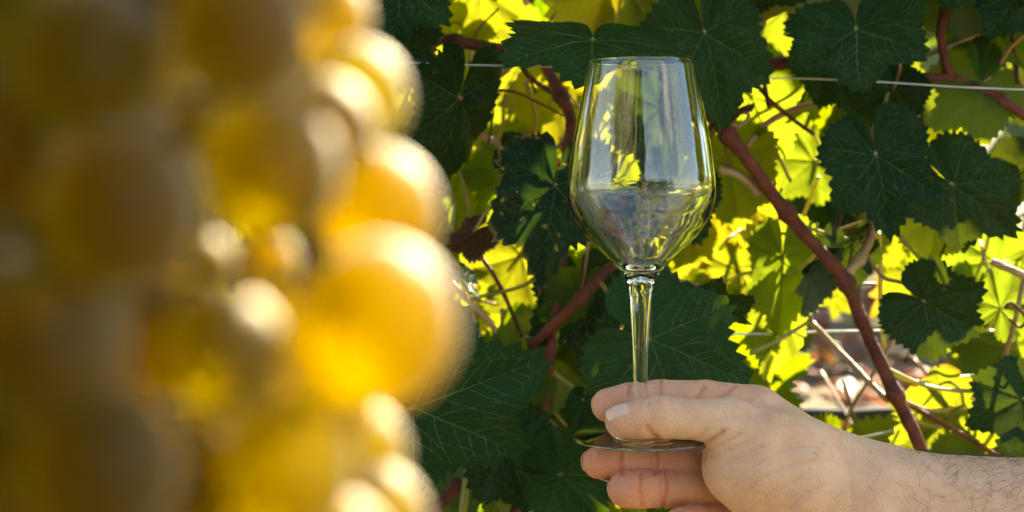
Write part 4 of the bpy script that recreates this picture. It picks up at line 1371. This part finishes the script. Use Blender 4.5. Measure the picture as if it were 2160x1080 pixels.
# centre in the photograph, radius there, distance
GR = [
 (506, 66, 148, .152), (680, 36, 100, .205), (752, 205, 110, .20), (676, 280, 114, .188), (570, 352, 146, .172), (798, 446, 128, .19),
 (800, 684, 166, .166), (598, 700, 116, .186), (470, 745, 132, .160), (756, 955, 102, .20), (790, 1100, 112, .195), (610, 985, 140, .165),
 (255, 440, 165, .150), (190, 130, 160, .155), (100, 730, 165, .150), (215, 985, 165, .152), (385, 1010, 120, .17), (-30, 300, 150, .16), (-40, 950, 150, .16),
 (60, -60, 140, .165), (340, -70, 120, .18), (640, -100, 110, .19), (700, 1180, 130, .175), (450, 1220, 140, .165), (150, 1230, 150, .16),
 (350, 250, 95, .195), (120, 560, 110, .19), (690, 830, 105, .195), (560, 560, 70, .21), (-60, 600, 140, .17), (330, 610, 88, .20), (60, 120, 120, .2), (300, 860, 88, .2), (560, 200, 100, .205), (450, -200, 140, .165), (200, -230, 130, .17), (620, -270, 110, .18),
 (40, 420, 105, .205), (210, 290, 100, .215), (60, 880, 100, .205), (190, 780, 95, .22), (220, 610, 95, .225), (420, 120, 90, .22), (400, 420, 80, .225), (440, 900, 85, .215), (300, 20, 90, .22), (100, 20, 100, .21), (330, 1120, 100, .2),
 (-60, 120, 120, .18), (90, 330, 110, .178), (180, 620, 110, .176), (0, 480, 110, .185), (30, 850, 110, .178), (330, 420, 95, .18), (330, 760, 90, .18), (300, 130, 100, .178), (420, 1110, 100, .18), (60, 1080, 110, .18), (240, -40, 110, .178), (130, 960, 100, .19), (420, 560, 70, .19), (250, 900, 95, .182)]  # this last row: inner grapes added to absorb light behind the left ones
spine = catmull([tuple(P(420, -900, .215)), tuple(P(400, -300, .20)), tuple(P(330, 200, .188)), tuple(P(330, 560, .186)), tuple(P(330, 900, .186)), tuple(P(380, 1300, .186))], 8)
sp_v, sp_f = tube(spine, np.linspace(.0022, .0012, len(spine)), 8)
add_part("rachis", sp_v, sp_f, M['pedicel'], bunch, gb)
rgp = random.Random(4)
for px, py, r, d in GR:
    c = P(px, py, d)
    R = r * FK * d
    q = Quaternion(Vector((rgp.gauss(0, 1), rgp.gauss(0, 1), rgp.gauss(0, 1))).normalized(), rgp.uniform(0, .5))
    mw = Matrix.Translation(c - gb) @ q.to_matrix().to_4x4() @ Matrix.Scale(R, 4)
    go = link("grape", GM, bunch, mw)
    k = int(np.linalg.norm(spine - np.array(c), axis=1).argmin())
    k = max(0, k - 2)
    s = Vector(spine[k]); dirv = (s - c).normalized()
    pth = catmull([tuple(c + dirv * R * .9), tuple(c * .5 + s * .5 + Vector((0, 0, .002))), tuple(s)], 4)
    V, F = tube(pth, .0009, 6)
    add_part("pedicel", V, F, M['pedicel'], bunch, gb)

# ------------------------------------------------------------------ unseen vine added left of the lens: holds the bunch and shades it
lb = Vector((-.55, .05, 0))
lvine = tag(empty("grapevine", lb), "unseen vine added at the left, holding the blurred bunch and shading it", "grapevine")
def lpart(name, pts, r, taper, mat, sides=12):
    path = catmull(pts, 7)
    V, F = tube(path, np.linspace(r, r * taper, len(path)), sides)
    add_part(name, V, F, M[mat], lvine, lb)
lpart("trunk", [(-.55, .05, -.05), (-.54, .06, .4), (-.57, .05, .8), (-.55, .07, 1.1)], .028, .8, 'trunk')
top_ = spine[0]
lpart("cane", [(-.55, .07, 1.09), (-.45, .10, 1.22), (-.28, .16, 1.27), tuple(top_ + np.array([0, .002, .0])), (.02, .26, 1.21)], .008, .55, 'cane')
rq = random.Random(17)
specs = []
while len(specs) < 620:  # leaf mass added out of view to keep sky light off the left grapes
    x, y, z = rq.uniform(-.6, -.03), rq.uniform(-.40, .6), rq.uniform(-.35, .42)
    if y > -.04 and x > -.36 * max(y, 0) - .085 and z < .18 * y + .10: continue
    if y <= -.04 and x > -.07: continue
    if z > .1 and x > -.12: continue
    if y > .36 and z > -.1: continue
    specs.append((rand_leaf(Vector((x, y, CAMZ + z)), rq, rq.uniform(.8, 1.2)), rq.randrange(6)))
while len(specs) < 900:                     # more leaves added close about the bunch to cut its sky light
    if rq.random() < .6:
        x, y, z = rq.uniform(-.30, -.06), rq.uniform(-.16, .12), rq.uniform(-.18, .22)
        if y > -.05 and x > -.36 * max(y, 0) - .10: continue
    else:
        x, y, z = rq.uniform(-.22, .03), rq.uniform(-.14, .10), rq.uniform(.12, .24)
    specs.append((rand_leaf(Vector((x, y, CAMZ + z)), rq, rq.uniform(.6, .9)), rq.randrange(6)))
mass_object("foliage", specs, LOW, M['leaf_mass'], lvine, lb)

def shade_leaf(J, T, roll, seed):
    J, T = Vector(J) + Vector((0, 0, CAMZ)), Vector(T) + Vector((0, 0, CAMZ))
    a = (T - J).normalized()
    n = (SUN - a * SUN.dot(a)).normalized()
    n = Quaternion(a, math.radians(roll)) @ n
    x = a.cross(n).normalized()
    mw = Matrix(((x.x, a.x, n.x, J.x), (x.y, a.y, n.y, J.y), (x.z, a.z, n.z, J.z), (0, 0, 0, 1)))
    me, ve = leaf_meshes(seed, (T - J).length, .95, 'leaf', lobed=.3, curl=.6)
    add_leaf(mw, me, ve, lvine, lb, [J, J + Vector((-.02, .0, .03)), J + Vector((-.05, .0, .05))], 'petiole')
for x_ in (.010, -.016, -.042, -.07, -.10):  # unseen leaves added above the frame to keep sun off the deep left grapes
    for z_ in (.10, .128, .156, .184):
        c_ = Vector((x_, .32, z_)) + SUN * rq.uniform(0, .06)
        shade_leaf(c_ + Vector((0, .012, .018)), c_ + Vector((rq.uniform(-.012, .012), -.012, -.024)), rq.uniform(-12, 12), 601 + rq.randrange(4))
for x_ in (-.06, -.035, -.012, .012, .032, .052):      # unseen leaves added to shade the near side of the bunch
    for z_ in (.143, .172, .20):
        c_ = Vector((x_, .26, z_)) + SUN * rq.uniform(-.012, .05)
        shade_leaf(c_ + Vector((0, .012, .018)), c_ + Vector((rq.uniform(-.012, .012), -.012, -.024)), rq.uniform(-12, 12), 601 + rq.randrange(4))

# ------------------------------------------------------------------ photographer and camera added behind the lens to shade the grapes; the glass mirrors them
M['shirt'], _ = plain_material("dark_shirt", (.030, .034, .045), (.045, .048, .06), 25, .9, .6, 200)
M['trousers'], _ = plain_material("dark_trousers", (.035, .033, .03), (.05, .046, .04), 25, .9, .6, 150)
M['black_body'], _ = plain_material("camera_black", (.012, .012, .013), (.02, .02, .021), 60, .5, .3, 400)
def body_sdf(p):
    def ch(rows): return sd_chain(p, [(np.array(r[:3], float), r[3]) for r in rows])
    d = ch([(0, -430, 430, 150), (0, -400, 620, 140), (0, -350, 800, 150), (0, -320, 900, 110)])
    d = smin(d, ch([(-165, -330, 905, 62), (165, -330, 905, 62)]), 60)
    d = smin(d, ch([(0, -290, 940, 58), (0, -250, 1020, 55)]), 40)
    d = smin(d, ch([(0, -225, 1030, 62), (0, -215, 1090, 82), (0, -235, 1130, 86)]), 20)
    d = smin(d, ch([(0, -138, 1062, 12), (0, -128, 1040, 15)]), 10)                      # nose
    for s_ in (-1, 1):
        d = smin(d, ch([(s_ * 84, -225, 1085, 16), (s_ * 86, -222, 1050, 12)]), 8)       # ears
        d = smin(d, ch([(s_ * 205, -330, 900, 56), (s_ * 235, -200, 740, 46), (s_ * 165, -110, 880, 38), (s_ * 92, -70, 985, 29)]), 25)
        d = smin(d, ch([(s_ * 88, -62, 1000, 30), (s_ * 84, -50, 1040, 24)]), 15)        # hands round the camera
        for q in range(4): d = np.minimum(d, ch([(s_ * 88, -44, 1075 - q * 19, 9.5), (s_ * 72, -26, 1076 - q * 19, 9), (s_ * 58, -30, 1075 - q * 19, 8)]))
        d = np.minimum(d, ch([(s_ * 86, -70, 1035, 12), (s_ * 66, -100, 1050, 10), (s_ * 52, -104, 1052, 9)]))
        d = smin(d, ch([(s_ * 95, -430, 430, 105), (s_ * 150, -200, 300 if s_ > 0 else 420, 80), (s_ * 155, -170 if s_ > 0 else -140, 240 if s_ > 0 else 400, 70)]), 40)
        d = smin(d, ch([(s_ * 155, -160, 230 if s_ > 0 else 400, 66), (s_ * 150, -420 if s_ > 0 else -160, 75 if s_ > 0 else 120, 50), (s_ * 150, -520 if s_ > 0 else -120, 60, 45), (s_ * 150, -640 if s_ > 0 else 20, 45, 38)]), 30)
    return d
bv, bf = surface_nets(body_sdf, (-320, -720, -20), (320, 90, 1260), 9.0)
bv = relax(bv, bf, 2)
fcen = bv[bf].mean(1)
head = (fcen[:, 2] > 985) & (np.abs(fcen[:, 0]) < 130) & (fcen[:, 1] < -110)
hands = (fcen[:, 1] > -95) & (fcen[:, 2] > 960)
leg_ = (fcen[:, 2] < 470)
photog = link("person", mesh_data("person", bv / 1000, bf, M['shirt']))
photog.data.materials.append(M['trousers']); photog.data.materials.append(M['skin'])
photog.data.polygons.foreach_set("material_index", np.where(head | hands, 2, np.where(leg_, 1, 0)).astype(np.int32))
tag(photog, "photographer added out of view to shade the grapes, kneeling in dark clothes, mirrored small in the bowl of the glass", "person")
def cap_sdf(p):
    d = sd_chain(p, [(np.array((0., -222, 1105)), 88), (np.array((0., -245, 1140)), 90)])
    return np.maximum(d, -(p[:, 2] - 1085 - .35 * (p[:, 1] + 235)))
cv, cf = surface_nets(cap_sdf, (-110, -350, 1000), (110, -110, 1250), 8.0)
link("hair", mesh_data("hair", relax(cv, cf, 1) / 1000, cf, M['hair']), photog)
camo = tag(empty("camera_body", (0, -.08, CAMZ - .05)), "black camera held up to the photographer's eye", "camera")
def cpart(name, v, f): return add_part(name, v, f, M['black_body'], camo, (0, -.08, CAMZ - .05))
def rbox(x0, x1, y0, y1, z0, z1, b):
    o = [(x0 + b, z0), (x1 - b, z0), (x1, z0 + b), (x1, z1 - b), (x1 - b, z1), (x0 + b, z1), (x0, z1 - b), (x0, z0 + b)]
    V = [(x, y, z) for y in (y0, y1) for x, z in o]
    F = [tuple(range(8)), tuple(range(15, 7, -1))] + [(i, i + 8, (i + 1) % 8 + 8, (i + 1) % 8) for i in range(8)]
    return np.array(V), F
cpart("housing", *rbox(-.068, .068, -.105, -.065, CAMZ - .048, CAMZ + .045, .012))
cpart("viewfinder", *rbox(-.022, .022, -.115, -.06, CAMZ + .0451, CAMZ + .066, .008))
cpart("lens_barrel", *tube([(0, -.0649, CAMZ), (0, -.03, CAMZ), (0, -.012, CAMZ)], [.034, .034, .032], 28))
